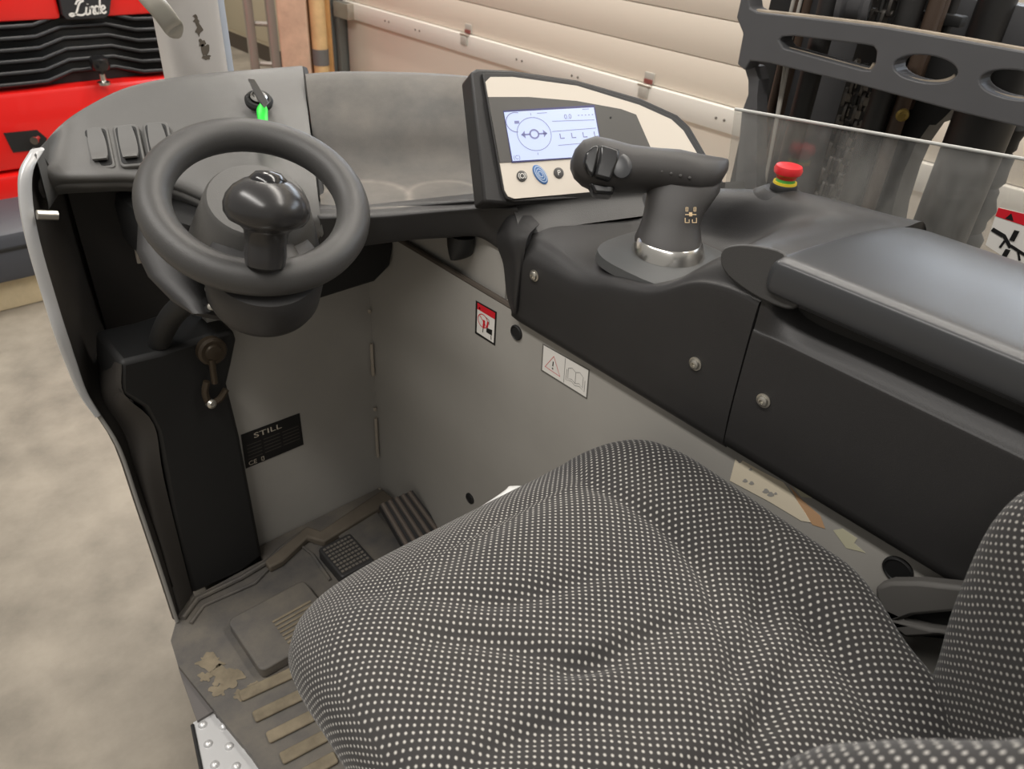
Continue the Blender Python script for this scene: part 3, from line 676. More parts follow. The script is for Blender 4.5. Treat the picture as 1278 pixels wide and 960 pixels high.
mk('backing', plate([W_(a, b) for a, b in ((594, 375), (620, 389.5), (618, 431.5), (593, 416))], NX * .0004), M_blackp, s1, smooth=False)
f0 = bil(q1, .0006); mk('white_field', poly([f0(.04, .03), f0(.96, .03), f0(.96, .97), f0(.04, .97)]), M_white, s1, smooth=False)
f = bil(q1, .0009); mk('red_header', poly([f(.04, .03), f(.96, .03), f(.96, .23), f(.04, .23)]), M_redp, s1, smooth=False)
bm = B(); ribbon([f(.35 + .26 * math.cos(a), .5 + .2 * math.sin(a)) for a in [2 * math.pi * k / 24 for k in range(24)]], .0016, NX, bm, closed=True, th=0)
ribbon([f(.18, .38), f(.55, .62)], .0016, NX, bm, th=0); ribbon([f(.42, .45), f(.40, .68)], .005, NX, bm, th=.0001); ribbon([f(.62, .42), f(.58, .62)], .004, NX, bm, th=.0001)
mk('red_symbol', bm, M_redp, s1, smooth=False)
bm = B(); poly([f(.55, .64), f(.85, .6), f(.85, .78), f(.55, .78)], bm); ribbon([f(.38, .70), f(.36, .86)], .0018, NX, bm, th=0); ribbon([f(.80, .80), f(.82, .92)], .0018, NX, bm, th=0)
ribbon([f(.5, .33), f(.66, .36), f(.68, .5)], .0012, NX, bm, th=0); poly([f(.1, .19), f(.16, .12), f(.22, .19)], bm)
mk('black_symbol', bm, M_blackp, s1, smooth=False)
q2 = ((678, 430), (735, 462), (732, 497), (676, 462))
s2 = root('manual_sticker', 'white sticker with red warning triangle and open book outline', 'sticker', W_(705, 463))
mk('backing', plate([W_(a, b) for a, b in ((677.4, 429), (735.8, 461.6), (732.6, 498.2), (675.4, 462.6))], NX * .0004), mat('sticker_edge', (96, 94, 90), .6), s2, smooth=False)
f0 = bil(q2, .0006); mk('white_field', poly([f0(.01, .02), f0(.99, .02), f0(.99, .98), f0(.01, .98)]), M_white, s2, smooth=False)
f = bil(q2, .0009); bm = B(); ribbon([f(.25, .22), f(.07, .78), f(.41, .82)], .0015, NX, bm, closed=True, th=0); mk('red_triangle', bm, M_redp, s2, smooth=False)
bm = B(); ribbon([f(.245, .42), f(.24, .60)], .0020, NX, bm, th=0); poly([f(.225, .66), f(.255, .67), f(.255, .72), f(.225, .71)], bm); mk('exclamation_mark', bm, M_blackp, s2, smooth=False)
bm = B()
for pts in ([(.58, .34), (.66, .26), (.74, .34), (.82, .26), (.90, .36), (.90, .74), (.82, .66), (.74, .74), (.66, .66), (.58, .72), (.58, .34)], [(.74, .34), (.74, .74)], [(.55, .40), (.54, .80), (.66, .74), (.74, .82), (.83, .75), (.94, .84), (.94, .44)], [(.5, .05), (.5, .95)]):
    ribbon([f(*a) for a in pts], .0007, NX, bm, th=0)
mk('book_outline', bm, mat('grey_print', (104, 102, 100), .6), s2, smooth=False)
s3 = root('torn_sticker', 'torn cream sticker residue on the grey wall beside the seat', 'sticker', W_(960, 605))
tp = [(918, 573), (923, 579), (927, 575), (950, 588), (978, 602), (990, 618), (1005, 640), (1012, 652), (1000, 650), (960, 626), (911, 600)]
mk('paper_remnant', plate([W_(a, b) for a, b in tp], NX * .0004), mat('cream_paper', (222, 211, 188), .7), s3, smooth=False)
mk('glue_patch', plate([W_(a, b) for a, b in ((985, 606), (1002, 625), (1024, 644), (1030, 660), (1014, 655), (1000, 634))], NX * .0002), mat('glue_tan', (190, 152, 116), .7), s3, smooth=False)
for a, b, k in ((930, 600, 3), (938, 603, 3), (956, 613, 4), (962, 617, 4), (968, 616, 2), (937, 586, 2)):
    mk('missing_fleck', poly([W_(a + k * math.cos(t_) * (1 + .4 * math.sin(3 * t_)), b + k * .8 * math.sin(t_), .0007) for t_ in [2 * math.pi * i / 9 for i in range(9)]]), M_grey, s3, smooth=False)
mk('glue_patch', plate([W_(a, b) for a, b in ((1040, 662), (1052, 660), (1070, 672), (1066, 678), (1080, 690), (1056, 684))], NX * .0002), mat('glue_pale', (190, 186, 160), .7), s3, smooth=False)
mk('glue_patch', plate([W_(a, b) for a, b in ((988, 604), (1000, 608), (1014, 622), (1000, 620))], NX * .0002), mat('glue_pale', (190, 186, 160), .7), s3, smooth=False)
# data plate
YF = 1.1495
dq = [(301, 543), (374, 516), (379, 555), (307, 585)]
dpl = root('data_plate', 'black data plate with white lettering on the grey front wall', 'plate', P(340, 550, Y=YF))
pts = [P(a, b, Y=YF - .001) for a, b in dq]
mk('plate_sheet', plate(pts, (0, .001, 0)), M_blackp, dpl, smooth=False)
def dq_(u, v): return pts[0].lerp(pts[1], u).lerp(pts[3].lerp(pts[2], u), v) + V((0, -.0004, 0))
du = (pts[1] - pts[0]); wdt = du.length; du.normalize(); dv = V((0, 0, 1))
mk('maker_lettering', text_mesh('STILL', wdt * .135, dq_(.19, .22), du, dv, sx=1.55), mat('plate_white', (205, 196, 178), .5), dpl, smooth=False)
bm = text_mesh('CE', wdt * .12, dq_(.05, .95), du, dv); text_mesh('[]', wdt * .09, dq_(.26, .93), du, dv, bm=bm)
mk('approval_mark', bm, mat('plate_white', (205, 196, 178), .5), dpl, smooth=False)
bm = B()
for k in range(5):
    for a, b in ((.06, .30), (.34, .62), (.66, .95)): ribbon([dq_(a, .36 + k * .1), dq_(b, .36 + k * .1)], .0018, (0, -1, 0), bm, th=0)
mk('print_rows', bm, mat('plate_dim', (72, 68, 62), .6), dpl, smooth=False)

# ------------------------------------------------------------------ steering unit
WC = P(321, 253, t=.93); a_ = math.radians(27)
wn = V((-.06, -math.sin(a_), math.cos(a_))).normalized(); wu, wv, wn = frame(wn)
su_ = root('steering_unit', 'black steering wheel with mushroom spinner knob on a moulded column head', 'steering wheel', WC - wn * .2)
RR = .1175
mk('wheel_rim', tube([WC + wu * RR * math.cos(a) + wv * RR * math.sin(a) for a in [2 * math.pi * k / 72 for k in range(72)]], .0212, 18, closed=True), M_wheel, su_)
hb = mk('wheel_hub', lathe(WC - wn * .035, wn, [(.084, -.05), (.082, -.04), (.072, .0), (.062, .036), (.058, .041), (.01, .042)], 40), mat('hub_plastic', (84, 83, 81), .45, grain=.2), su_)
for ang in (-92,):
    a = math.radians(ang); d = wu * math.cos(a) + wv * math.sin(a)
    mk('spoke', loft([(WC + d * .05 - wn * .02, wn.cross(d), wn, .022, .010), (WC + d * .09 - wn * .014, wn.cross(d), wn, .017, .009), (WC + d * .118 - wn * .004, wn.cross(d), wn, .02, .010)], 18), M_wheel, su_)
KB = P(331, 330, t=.86); KT = P(334, 244, t=.83)
kn = (KT - KB).normalized(); kl = (KT - KB).length
kb = mk('spinner_knob', lathe(KB, kn, [(.012, -.006), (.022, 0), (.0235, .012), (.0225, kl * .30), (.0245, kl * .50), (.030, kl * .57), (.041, kl * .64), (.0462, kl * .74), (.0468, kl * .86), (.044, kl * .98), (.037, kl * 1.1), (.026, kl * 1.2), (.012, kl * 1.255), (.001, kl * 1.27)], 44), mat('knob_black', (46, 45, 45), .25), su_)
mk('knob_cap', lathe(KB + kn * kl * 1.235 - CZ * 0 , kn, [(.021, -.010), (.020, .0), (.014, .006), (.001, .0085)], 32), M_gloss, kb, label='mirror-glossy knob cap')
# column head below the wheel
BC = P(329, 369, t=.97)
mk('column_head', lathe(BC, wn, [(.03, -.004), (.058, -.003), (.066, .002), (.0695, .012), (.071, .055), (.066, .066), (.055, .070), (.04, .073)], 48), M_blk, su_)
hs = [(214, 285, 30, 1.03), (214, 320, 32, 1.02), (230, 350, 34, 1.0), (254, 380, 28, .985), (266, 396, 12, .98)]
br_ = mk('column_bracket', loft([(P(a, b, t=t_), CX, CY.cross(CX), r * t_ / FPX, .05, 3) for a, b, r, t_ in hs], 24), M_blk, su_)
for px, py in ((257, 352), (257, 376), (260, 385)):
    mk('bracket_hole', lathe(P(px, py, t=.942), -ray(px, py), [(.005, 0), (.005, .004)], 14), M_dark, br_)
for px, py in ((261, 361), (263, 383)):
    mk('bracket_screw', lathe(P(px, py, t=.942), -ray(px, py), [(.0055, 0), (.004, .005), (.001, .006)], 14), M_steel, br_)
mk('steering_shaft', tube(spline([P(240, 370, t=1.06), P(214, 395, t=1.13), P(200, 425, t=1.2), P(198, 452, t=1.27)], 5), .017, 14), M_dark, su_)
mk('column_neck', loft([(P(300, 290, t=.98), V((1, 0, 0)), V((0, 0, 1)), .055, .05), (P(302, 262, t=1.12), V((1, 0, 0)), V((0, 0, 1)), .06, .045), (P(304, 262, t=1.2), V((1, 0, 0)), V((0, 0, 1)), .06, .04)], 24), M_blk, su_)

# ------------------------------------------------------------------ joystick
js = root('joystick', 'black angled joystick grip on a chrome ring in the console recess', 'joystick', P(835, 325, Z=.79))
JC = P(834, 312, Z=.806)
mk('base_pad', loft([(JC + V((0, 0, -.022)), (1, 0, 0), (0, 1, 0), .080, .085, 3), (JC + V((0, 0, -.010)), (1, 0, 0), (0, 1, 0), .078, .083, 3), (JC + V((0, 0, -.005)), (1, 0, 0), (0, 1, 0), .064, .068, 2.6), (JC + V((0, 0, -.003)), (1, 0, 0), (0, 1, 0), .05, .05)], 40), mat('pad_grey', (74, 75, 75), .55), js)
mk('chrome_ring', lathe(JC + V((0, 0, -.004)), (0, 0, 1), [(.0475, 0), (.047, .003), (.042, .017), (.040, .019), (.037, .018), (.036, .01)], 48), M_chrome, js)
JD = V((ray(835, 260).x, ray(835, 260).y, 0)).normalized(); JR = V((JD.y, -JD.x, 0))
t0 = (JC - CAM).dot(-CZ)
M_grip = mat('grip_rubber', (56, 54, 53), .5, grain=.2, gscale=1500)
nk = [(834, 309, 42), (834, 300, 42), (836, 288, 38.5), (838, 275, 36), (842, 260, 37), (848, 245, 41), (853, 232, 45), (856, 222, 43)]
mk('neck', loft([(P(a, b, t=t0), JR, JD, r * t0 / FPX, min(.036, r * t0 / FPX * .9), 2.2) for a, b, r in nk], 36), M_grip, js)
gs = [(712, 206, 5, .008), (717, 205, 17, .02), (727, 204, 27, .030), (742, 205, 32.5, .036), (760, 208, 31.5, .038), (785, 211, 27.5, .036), (815, 213, 26, .034), (845, 216, 27, .034), (868, 221, 27, .033), (886, 219, 22, .028), (899, 213, 15, .019), (907, 207, 8, .009), (909, 204, 2, .003)]
gu = CY; gv = -CZ
gb = mk('grip', loft([(P(a, b, t=t0 - .002), CY, CZ, r * t0 / FPX, d, 2.3) for a, b, r, d in gs], 40), M_grip, js)
def onfront(px, py, d): return P(px, py, t=t0 - d)
bu1 = [(728, 203), (731, 190), (741, 181), (749, 180), (747, 195), (741, 220), (734, 215)]
mk('left_button', plate([onfront(a, b, .040) for a, b in bu1], -CZ * .012), M_gloss, gb, bevel=.003)
bu2 = [(750, 180), (774, 186), (772, 200), (762, 225), (742, 219), (748, 196)]
mk('rocker_button', plate([onfront(a, b, .0415) for a, b in bu2], -CZ * .014), M_gloss, gb, bevel=.003)
mk('thumb_recess', loft([(onfront(776, 207, .036), CX, CY, .0135, .0165), (onfront(776, 207, .0385), CX, CY, .012, .015), (onfront(776, 207, .040), CX, CY, .006, .008)], 24), M_lid, gb)
mk('trigger', plate([onfront(a, b, .02) for a, b in ((735, 226), (768, 230), (766, 243), (742, 241))], -CZ * .03), M_gloss, gb, bevel=.004)
bm = B()
for k in range(6):
    px, py = 803 + k * 11.5, 209 + k * 2.6
    lathe(onfront(px, py, .0335), CZ, [(.0021, -.002), (.0018, .001), (.0005, .0016)], 10, bm)
mk('grip_nubs', bm, M_grip, gb)
bm = B()
def nkp(px, py): return P(px, py, t=t0 - .0335)
for x in (857, 867): ribbon([nkp(x - 1, 259), nkp(x + 1.5, 259), nkp(x + 1, 264), nkp(x - 1, 264)], .0009, CZ, bm, closed=True)
ribbon([nkp(855, 268), nkp(869, 268)], .001, CZ, bm); poly([nkp(860, 265), nkp(864, 265), nkp(864, 270), nkp(860, 270)], bm)
for a in ([(855, 272), (855, 278), (860, 278), (860, 274)], [(869, 272), (869, 278), (864, 278), (864, 274)]): ribbon([nkp(*p) for p in a], .001, CZ, bm)
mk('lever_pictogram', bm, mat('print_beige', (206, 180, 140), .5), js, smooth=False)

# ------------------------------------------------------------------ emergency stop, guard pane
es = root('emergency_stop', 'red mushroom emergency stop button on the console ridge', 'emergency button', P(977, 245, X=.93))
EC = P(977, 238, X=.925)
mk('mount_dome', loft([(EC + V((0, 0, -.03)), (0, 1, 0), (1, 0, 0), .050, .036), (EC + V((0, 0, -.008)), (0, 1, 0), (1, 0, 0), .040, .030), (EC + V((0, 0, .001)), (0, 1, 0), (1, 0, 0), .026, .022)], 28), M_blk, es)
mk('collar', lathe(EC, (0, 0, 1), [(.0175, 0), (.0175, .008), (.016, .010)], 28), M_dark, es)
mk('yellow_ring', lathe(EC + V((0, 0, .009)), (0, 0, 1), [(.0155, 0), (.015, .004)], 28), mat('yellow', (216, 190, 50), .4), es)
mk('green_ring', lathe(EC + V((0, 0, .013)), (0, 0, 1), [(.0125, 0), (.0122, .005)], 28), mat('green_ring', (80, 160, 70), .4), es)
mk('red_head', lathe(EC + V((0, 0, .017)), (0, 0, 1), [(.0125, 0), (.0135, .004), (.0175, .007), (.0185, .012), (.0165, .0165), (.008, .0185), (.001, .019)], 32), mat('stop_red', (206, 40, 46), .35), es)
gm = bpy.data.materials.new('hazy_perspex'); gm.use_nodes = True; nt = gm.node_tree; nt.nodes.remove(nt.nodes['Principled BSDF'])
tcn = nt.nodes.new('ShaderNodeTexCoord'); mp_ = nt.nodes.new('ShaderNodeMapping'); mp_.inputs['Scale'].default_value = (9, 9, 3); nzn = nt.nodes.new('ShaderNodeTexNoise'); nzn.inputs['Scale'].default_value = 3; nzn.inputs['Detail'].default_value = 4
nt.links.new(tcn.outputs['Object'], mp_.inputs[0]); nt.links.new(mp_.outputs[0], nzn.inputs['Vector'])
mr_ = nt.nodes.new('ShaderNodeMapRange'); mr_.inputs[1].default_value = .3; mr_.inputs[2].default_value = .75; mr_.inputs[3].default_value = .03; mr_.inputs[4].default_value = .20
nt.links.new(nzn.outputs['Fac'], mr_.inputs[0])
tr_ = nt.nodes.new('ShaderNodeBsdfTransparent'); tr_.inputs[0].default_value = (.93, .93, .92, 1)
df = nt.nodes.new('ShaderNodeBsdfDiffuse'); df.inputs[0].default_value = (.62, .61, .58, 1)
gl = nt.nodes.new('ShaderNodeBsdfGlossy'); gl.inputs['Roughness'].default_value = .05
m1 = nt.nodes.new('ShaderNodeMixShader'); m2 = nt.nodes.new('ShaderNodeMixShader'); m2.inputs[0].default_value = .05
nt.links.new(mr_.outputs[0], m1.inputs[0]); nt.links.new(tr_.outputs[0], m1.inputs[1]); nt.links.new(df.outputs[0], m1.inputs[2])
nt.links.new(m1.outputs[0], m2.inputs[1]); nt.links.new(gl.outputs[0], m2.inputs[2]); nt.links.new(m2.outputs[0], nt.nodes['Material Output'].inputs[0])
gp0, gp1 = V((.945, .60, 0)), V((1.12, .13, 0))
pt0, pt1 = P(917, 136, Z=.95), P(1270, 197, Z=.95)
gd = (pt1 - pt0).normalized(); gn = V((gd.y, -gd.x, 0));
if gn.x > 0: gn = -gn
pt2 = pt0 + gd * .75
gr_ = root('perspex_guard', 'scratched clear plastic guard pane standing behind the console', 'guard pane', (pt0.x, pt0.y, .80))
lo_ = .82
cut = PL(904, 245, pt0, gn)
mk('pane_sheet', plate([pt0, pt2, V((pt2.x, pt2.y, lo_)), V((cut.x, cut.y, lo_))], -gn * .004), gm, gr_, smooth=False)
mk('top_edge', tube([pt0, pt2], .0022, 8), mat('pane_edge', (176, 176, 172), .4), gr_)
def GP(px, py, l=0): return PL(px, py, pt0 + gn * l, gn)
sk_ = root('crush_sticker', 'red and white crush hazard sticker on the clear pane at right', 'sticker', GP(1262, 290))
sq = [(1246, 259), (1300, 272), (1282, 340), (1230, 306)]
sp_ = [GP(a, b, .0008) for a, b in sq]
def sb(u, v, l=.0006): return sp_[0].lerp(sp_[1], u).lerp(sp_[3].lerp(sp_[2], u), v) + gn * l
mk('white_field', plate(sp_, -gn * .0005), M_white, sk_, smooth=False)
mk('red_header', poly([sb(0, 0), sb(1, 0), sb(1, .22), sb(0, .22)]), M_redp, sk_, smooth=False)
bm = B(); poly([sb(.22, .2, .001), sb(.32, .05, .001), sb(.42, .2, .001)], bm)
for a, b, wd_ in (((.02, .55), (.30, .58), .005), ((.30, .56), (.52, .74), .004), ((.5, .70), (1.0, .74), .0035), ((.55, .36), (.50, .60), .006), ((.48, .80), (.44, .98), .006), ((.36, .66), (.30, .86), .003), ((.70, .74), (.78, .88), .0025)): ribbon([sb(*a, .001), sb(*b, .001)], wd_, gn, bm, th=0)
mk('black_symbol', bm, M_blackp, sk_, smooth=False)

# ------------------------------------------------------------------ mast
ms = root('lift_mast', 'dark grey lift mast with slotted cross beam behind the guard pane', 'mast', (1.7, .6, G))
MX = 1.5
def MP(px, py, d=0): return P(px, py, X=MX + d)
ob = [(922, -40), (924, 0), (919, 22), (927, 42), (920, 80), (929, 88), (936, 76), (960, 79), (1060, 103), (1200, 141), (1278, 160), (1560, 232), (1560, 120), (1278, 64), (1200, 50), (1100, 33), (1000, 21), (945, 15), (936, 10), (934, -5), (940, -40)]
h1 = [(972, 50), (976, 46), (990, 45), (1080, 56), (1090, 58), (1094, 64), (1092, 80), (1086, 88), (1076, 87), (1010, 69), (978, 60)]
def ell(cx, cy, rx, ry, rot, n=28): return [(cx + rx * math.cos(a) * math.cos(rot) - ry * math.sin(a) * math.sin(rot), cy + rx * math.cos(a) * math.sin(rot) + ry * math.sin(a) * math.cos(rot)) for a in [2 * math.pi * k / n for k in range(n)]]
h2 = ell(1155, 86, 40, 17, .12); h3 = ell(1268, 106, 46, 18, .14); h4 = ell(1380, 130, 46, 18, .14)
mk('cross_beam', plate([MP(*p) for p in ob], (.05, 0, 0), [[MP(*p) for p in h] for h in (h1, h2, h3, h4)]), M_mast, ms, smooth=False, bevel=.003)
mk('side_bracket', plate([MP(a, b, .03) for a, b in ((928, 80), (942, 84), (947, 100), (945, 120), (944, 240), (900, 330), (915, 260), (926, 140), (934, 118), (934, 100))], (.04, 0, 0)), M_mast, ms, smooth=False)
def vpole(px, py, d, rpx, mt, nm, z0=-.3, z1=1.9):
    p = MP(px, py, d); t_ = (p - CAM).dot(-CZ); r = rpx * t_ / FPX
    return mk(nm, lathe((p.x, p.y, z0), (0, 0, 1), [(r, 0), (r, z1 - z0)], 20), mt, ms)
def vbeam(px0, px1, py, d, mt, nm, th=.05, z0=-.3, z1=1.9):
    a, b = MP(px0, py, d), MP(px1, py, d)
    return mk(nm, box(B(), a.x, a.x + th, min(a.y, b.y), max(a.y, b.y), z0, z1, .004), mt, ms)
vbeam(932, 958, 130, .22, M_dark, 'mast_rail', .12)
vpole(966, 120, .14, 5, M_rust, 'hydraulic_pipe'); vpole(979, 120, .14, 5, M_rust, 'hydraulic_pipe')
vpole(1005, 120, .12, 13, M_mastd, 'lift_cylinder')
vbeam(955, 1062, 120, .30, M_mast, 'rear_plate', .03)
vbeam(1050, 1125, 120, .26, M_dark, 'mast_channel', .12)
vpole(1092, 150, .12, 14, M_mastd, 'hydraulic_hose'); vpole(1120, 150, .13, 9, M_rust, 'hydraulic_pipe')
vpole(1208, 200, .12, 35, M_mastd, 'lift_cylinder', -.3, .98)
for dx in (0, 9):
    mk('control_cable', tube(spline([MP(982 + dx, 60, .07) + V((0, 0, 1.0)), MP(988 + dx * 1.0, 10, .07), MP(980 + dx * .4, 80, .07), MP(962, 190, .07), MP(948, 260, .07)], 8), .0038, 8), mat('cable_grey', (168, 164, 156), .5), ms)
M_worn = mat('dusty_edge', (150, 138, 122), .7, var=.2, vscale=30)
mk('worn_edge', tube([MP(a, b, .012) for a, b in ((945, 15), (1000, 21), (1100, 33), (1200, 50), (1278, 64), (1556, 119))], .006, 8), M_worn, ms)
for h in (h1[6:] + h1[:1], h2[1:14], h3[1:14]): mk('worn_edge', tube([MP(a, b, .02) for a, b in h], .005, 8), M_worn, ms)
# sheave and chains
c = MP(1072, -6, .1)
mk('chain_sheave', lathe(c, (-.35, 1, 0), [(.03, -.03), (.062, -.03), (.062, -.02), (.05, -.012), (.05, .012), (.062, .02), (.062, .03), (.03, .03)], 32), M_mast, ms)
def chain(p0, p1, n, wd_):
    d = (p1 - p0) / n; cn = mk('lift_chain', tube([p0, p1], .006, 8), M_mastd, ms)
    for k in range(n):
        q = p0 + d * (k + .5)
        for s in (-1, 1):
            o_ = wd_ * (.5 if k % 2 else .9) * s
            mk('chain_link', loft([(q + V((0, o_ - .003, 0)), (1, 0, 0), (0, 0, 1), .012, abs(d.z) * .72, 3), (q + V((0, o_ + .003, 0)), (1, 0, 0), (0, 0, 1), .012, abs(d.z) * .72, 3)], 12), mat('chain_steel', (84, 80, 76), .35, metal=.6), cn)
        mk('chain_roller', tube([q + V((0, -wd_ * 1.2, d.z * .5)), q + V((0, wd_ * 1.2, d.z * .5))], .006, 8), mat('chain_steel', (84, 80, 76), .35, metal=.6), cn)
p = MP(1100, 10, .10); chain(V((p.x, p.y, p.z + .18)), V((p.x, p.y, p.z - .06)), 9, .022)
p = MP(1066, 130, .14); chain(V((p.x, p.y, p.z + .08)), V((p.x, p.y, p.z - .40)), 17, .022)
mk('hose_bundle', plate([MP(a, b, .16) for a, b in ((1125, 60), (1200, 70), (1196, 128), (1180, 145), (1168, 156), (1160, 156), (1142, 182), (1128, 214), (1114, 260), (1106, 310), (1060, 420), (1090, 200))], (.08, 0, 0)), M_dark, ms, smooth=False)
mk('brass_fitting', lathe(MP(1127, 143, .11), (-1, -.3, 0), [(.012, 0), (.012, .01), (.007, .012), (.007, .03)], 14), mat('brass', (150, 128, 70), .35, metal=.9), ms)
wv_ = [MP(1262 + 3 * math.sin(k * 1.3) - (k * 10) * .38, 150 + k * 10, .20) for k in range(22)]
mk('corrugated_hose', tube(wv_, [.026 + .005 * (k % 2) for k in range(22)], 14), M_dark, ms)
p0 = MP(1190, 20, .3); mk('upper_cross_member', box(B(), p0.x, p0.x + .06, p0.y - .7, p0.y + .05, p0.z - .04, p0.z + .035, .004), M_mast, ms)
vpole(1160, 40, .16, 12, M_rust, 'lift_cylinder', .85); vpole(1182, 30, .2, 6, M_mastd, 'hydraulic_hose', .85); vpole(1238, 20, .3, 22, M_mastd, 'lift_cylinder', .95)
mk('hose_clamp', box(B(), MX + .17, MX + .2, MP(1195, 40, .17).y, MP(1140, 40, .17).y, p0.z - .005, p0.z + .015, .003), M_dark, ms)

# ------------------------------------------------------------------ overhead guard post with handle
pst = root('guard_post', 'light grey overhead guard post with chipped paint behind the dashboard', 'post', P(245, 60, Y=1.5))
c = P(238, 50, Y=1.5); r = 36 * 1.38 / FPX
M_post = mat('post_grey', (190, 186, 182), .45, var=.04, vscale=5)
mk('post_tube', loft([(V((c.x, c.y, -.02)), (1, 0, 0), (0, 1, 0), r, r * .8, 4), (V((c.x, c.y, 2.1)), (1, 0, 0), (0, 1, 0), r, r * .8, 4)], 32), M_post, pst)
e = P(277, 50, Y=1.49); mk('corner_flange', box(B(), e.x - .011, e.x + .008, e.y - .02, e.y + .05, -.02, 2.1, .004), mat('flange_blue_grey', (186, 194, 206), .4), pst)
yf = c.y - r * .8 - .0006
for cx_, cy_, rx_, ry_, ph in ((245, 25, 3, 5, 0), (248, 36, 4, 8, 1), (252, 54, 4, 5, 2), (256, 63, 5, 8, 3), (258, 72, 5, 3, 4), (243, 20, 2, 2, 5)):
    pts = [P(cx_ + rx_ * math.cos(a) * (1 + .35 * math.sin(3 * a + ph) + .2 * math.sin(5 * a)), cy_ + ry_ * math.sin(a) * (1 + .3 * math.cos(4 * a + ph)), Y=yf) for a in [2 * math.pi * k / 24 for k in range(24)]]
    mk('paint_chip', poly(pts), mat('chip_dark', (96, 88, 78), .7), pst, smooth=False)
hp = [P(150, -60, Y=1.36), P(178, -14, Y=1.35), P(200, 12, Y=1.34), P(216, 34, Y=1.35), P(221, 43, Y=1.37)]
mk('grab_handle', loft([(p, CX * .8 + CY * .6, -CZ, r_, .012, 3) for p, r_ in zip(spline(hp, 4), [.016] * 13 + [.015, .013, .011, .006])], 20), mat('handle_grey', (178, 174, 164), .35, metal=.2), pst)
mk('handle_bracket', tube([P(150, -60, Y=1.36), P(225, -60, Y=1.5)], .014, 12), M_post, pst)

# ------------------------------------------------------------------ seat
M_fab = fabric('dotted_fabric', .0088, .0088)
se = root('operator_seat', 'charcoal seat upholstered in white-dotted fabric beside the side console', 'seat', (.42, .25, 0))
def cushion():
    bm = B(); uvl = bm.loops.layers.uv.new('UVMap'); NR, NA = 64, 176
    cx, cy = .405, .258; hx, hy = .258, .274; rt = -.041
    def sm(a, b, x): t_ = max(0, min(1, (x - a) / (b - a))); return t_ * t_ * (3 - 2 * t_)
    rings = []; info = {}
    for i in range(NR + 1):
        r = i / NR; ring = []
        for k in range(NA):
            a = 2 * math.pi * k / NA; ca, sa = math.cos(a), math.sin(a); ne = 5.4
            q = (abs(ca) ** ne + abs(sa) ** ne) ** (-1 / ne)
            rr_ = min(r / .86, 1.0)
            x, y = ca * q * rr_, sa * q * rr_
            mr2 = rr_
            if x > 0: x *= 1 - .17 * sm(-.30, -.72, y)
            z = .620
            z += .048 * sm(.45, .88, x) * sm(1.25, .55, y) - .0 + .018 * sm(.5, .9, -x) * sm(1.1, .3, y)
            z += .012 * sm(-.2, -1, y) - .026 * sm(.35, 1.0, y)
            px_, py_ = cx + hx * x * math.cos(rt) - hy * y * math.sin(rt), cy + hx * x * math.sin(rt) + hy * y * math.cos(rt)
            # folds pressed into the fabric
            for fx, fy, ang, ln, wd_, dp_ in FOLDS:
                dx, dy = px_ - fx, py_ - fy; c_, s_ = math.cos(ang), math.sin(ang)
                al_, ac_ = dx * c_ + dy * s_, -dx * s_ + dy * c_
                ac_ += .02 * math.sin(al_ * 18 + fx * 40)
                z += -dp_ * math.exp(-(ac_ / wd_) ** 2) * math.exp(-(al_ / ln) ** 2)
            z -= .085 * (1 - (1 - mr2 ** 4.2) ** (1 / 2.2)) if mr2 < 1 else .085
            if r > .86: z -= (r - .86) / .14 * .06; px_ -= hx * ca * q * .06 * ((r - .86) / .14); py_ -= hy * sa * q * .06 * ((r - .86) / .14)
            v_ = bm.verts.new((px_, py_, z)); ring.append(v_)
        rings.append(ring)
    # arc length uv
    for i in range(NR):
        for k in range(NA):
            k2 = (k + 1) % NA
            if i == 0 and False: continue
            try: bm.faces.new((rings[i][k], rings[i][k2], rings[i + 1][k2], rings[i + 1][k]))
            except ValueError: pass
    bm.faces.new(rings[-1][::-1])
    D = {}
    for k in range(NA):
        L = 0; prev = rings[0][k].co; c0 = rings[0][k].co
        for i in range(NR + 1):
            co_ = rings[i][k].co; L += (co_ - prev).length; prev = co_
            h = V((co_.x - cx, co_.y - cy, 0)); hl = h.length
            drop = max(0, (.60 - co_.z)) if i > NR * .6 else 0
            ext = 1 + (drop / hl if hl > .05 else 0)
            D[rings[i][k]] = (h.x * ext, h.y * ext)
    for f in bm.faces:
        for l in f.loops: l[uvl].uv = D.get(l.vert, (0, 0))
    bmesh.ops.remove_doubles(bm, verts=bm.verts, dist=.00005)
    return bm
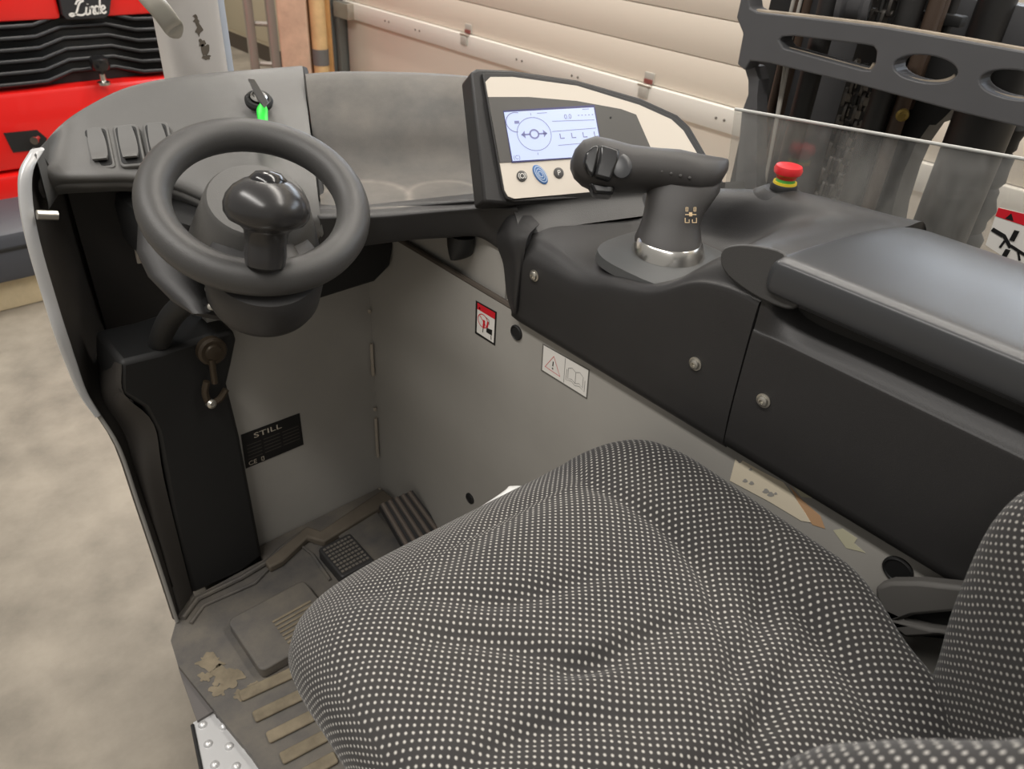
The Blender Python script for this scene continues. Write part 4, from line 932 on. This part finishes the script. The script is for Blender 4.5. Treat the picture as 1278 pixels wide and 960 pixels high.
FOLDS = [(.36, .36, -.62, .12, .014, .010), (.31, .30, -.60, .12, .013, .011), (.38, .25, -.55, .13, .012, .010), (.27, .21, -.45, .11, .013, .011), (.36, .14, -.38, .12, .012, .009),
         (.52, .30, 1.25, .18, .010, .008), (.49, .18, .55, .1, .013, .010), (.44, .10, .40, .1, .013, .011), (.55, .14, .9, .09, .012, .008), (.40, .44, -.2, .12, .02, .007)]
mk('seat_cushion', cushion(), M_fab, se, angle=180)
# backrest
def backrest():
    prof = [(.50, .045), (.60, .036), (.70, .050), (.80, .054), (.86, .024), (.92, -.02), (1.02, -.075), (1.12, -.13)]
    xs = [(.205, -.10), (.215, -.05), (.245, -.012), (.285, .0), (.335, -.06), (.42, -.12), (.51, -.11), (.572, -.012), (.612, .004), (.64, -.012), (.655, -.05), (.658, -.10)]
    return patch([[V((x, y + dy, z)) for x, dy in xs] for z, y in prof], 6, (0, -.05, 0), uvs=True)
mk('backrest', backrest(), M_fab, se, angle=180)
mk('seat_pan', box(B(), .21, .60, .03, .45, .36, .49, .03), M_dark, se)
mk('suspension_base', box(B(), .26, .58, .02, .42, .0, .36, .02), M_dark, se)
mk('front_strip', loft([(P(a, b, t=t_), CX, CY.cross(CX), .012, .012, 3) for a, b, t_ in ((520, 690, .95), (560, 664, .96), (600, 640, .965), (622, 626, .97), (634, 618, .97), (642, 612, .97), (646, 608, .97))], 16), mat('white_plastic', (226, 226, 224), .4), se, label='white plastic strip')
sc2 = [(1092, 745), (1092, 733), (1110, 727), (1150, 727), (1205, 733), (1210, 800), (1180, 795), (1130, 797), (1108, 780)]
mk('side_cover', plate([P(a, b, X=.655) for a, b in sc2], (.02, 0, -.004), [[P(a, b, X=.655) for a, b in ((1122, 775), (1140, 769), (1195, 764), (1196, 790), (1160, 785))]]), mat('cover_grey', (92, 90, 87), .6), se, bevel=.004)
mk('buckle_slot', plate([P(a, b, X=.668) for a, b in ((1110, 766), (1205, 755), (1205, 800), (1110, 790))], (.006, 0, 0)), M_dark, se, smooth=False)
mk('slide_rail', box(B(), .63, .672, -.15, .25, .45, .53, .006), M_dark, se)
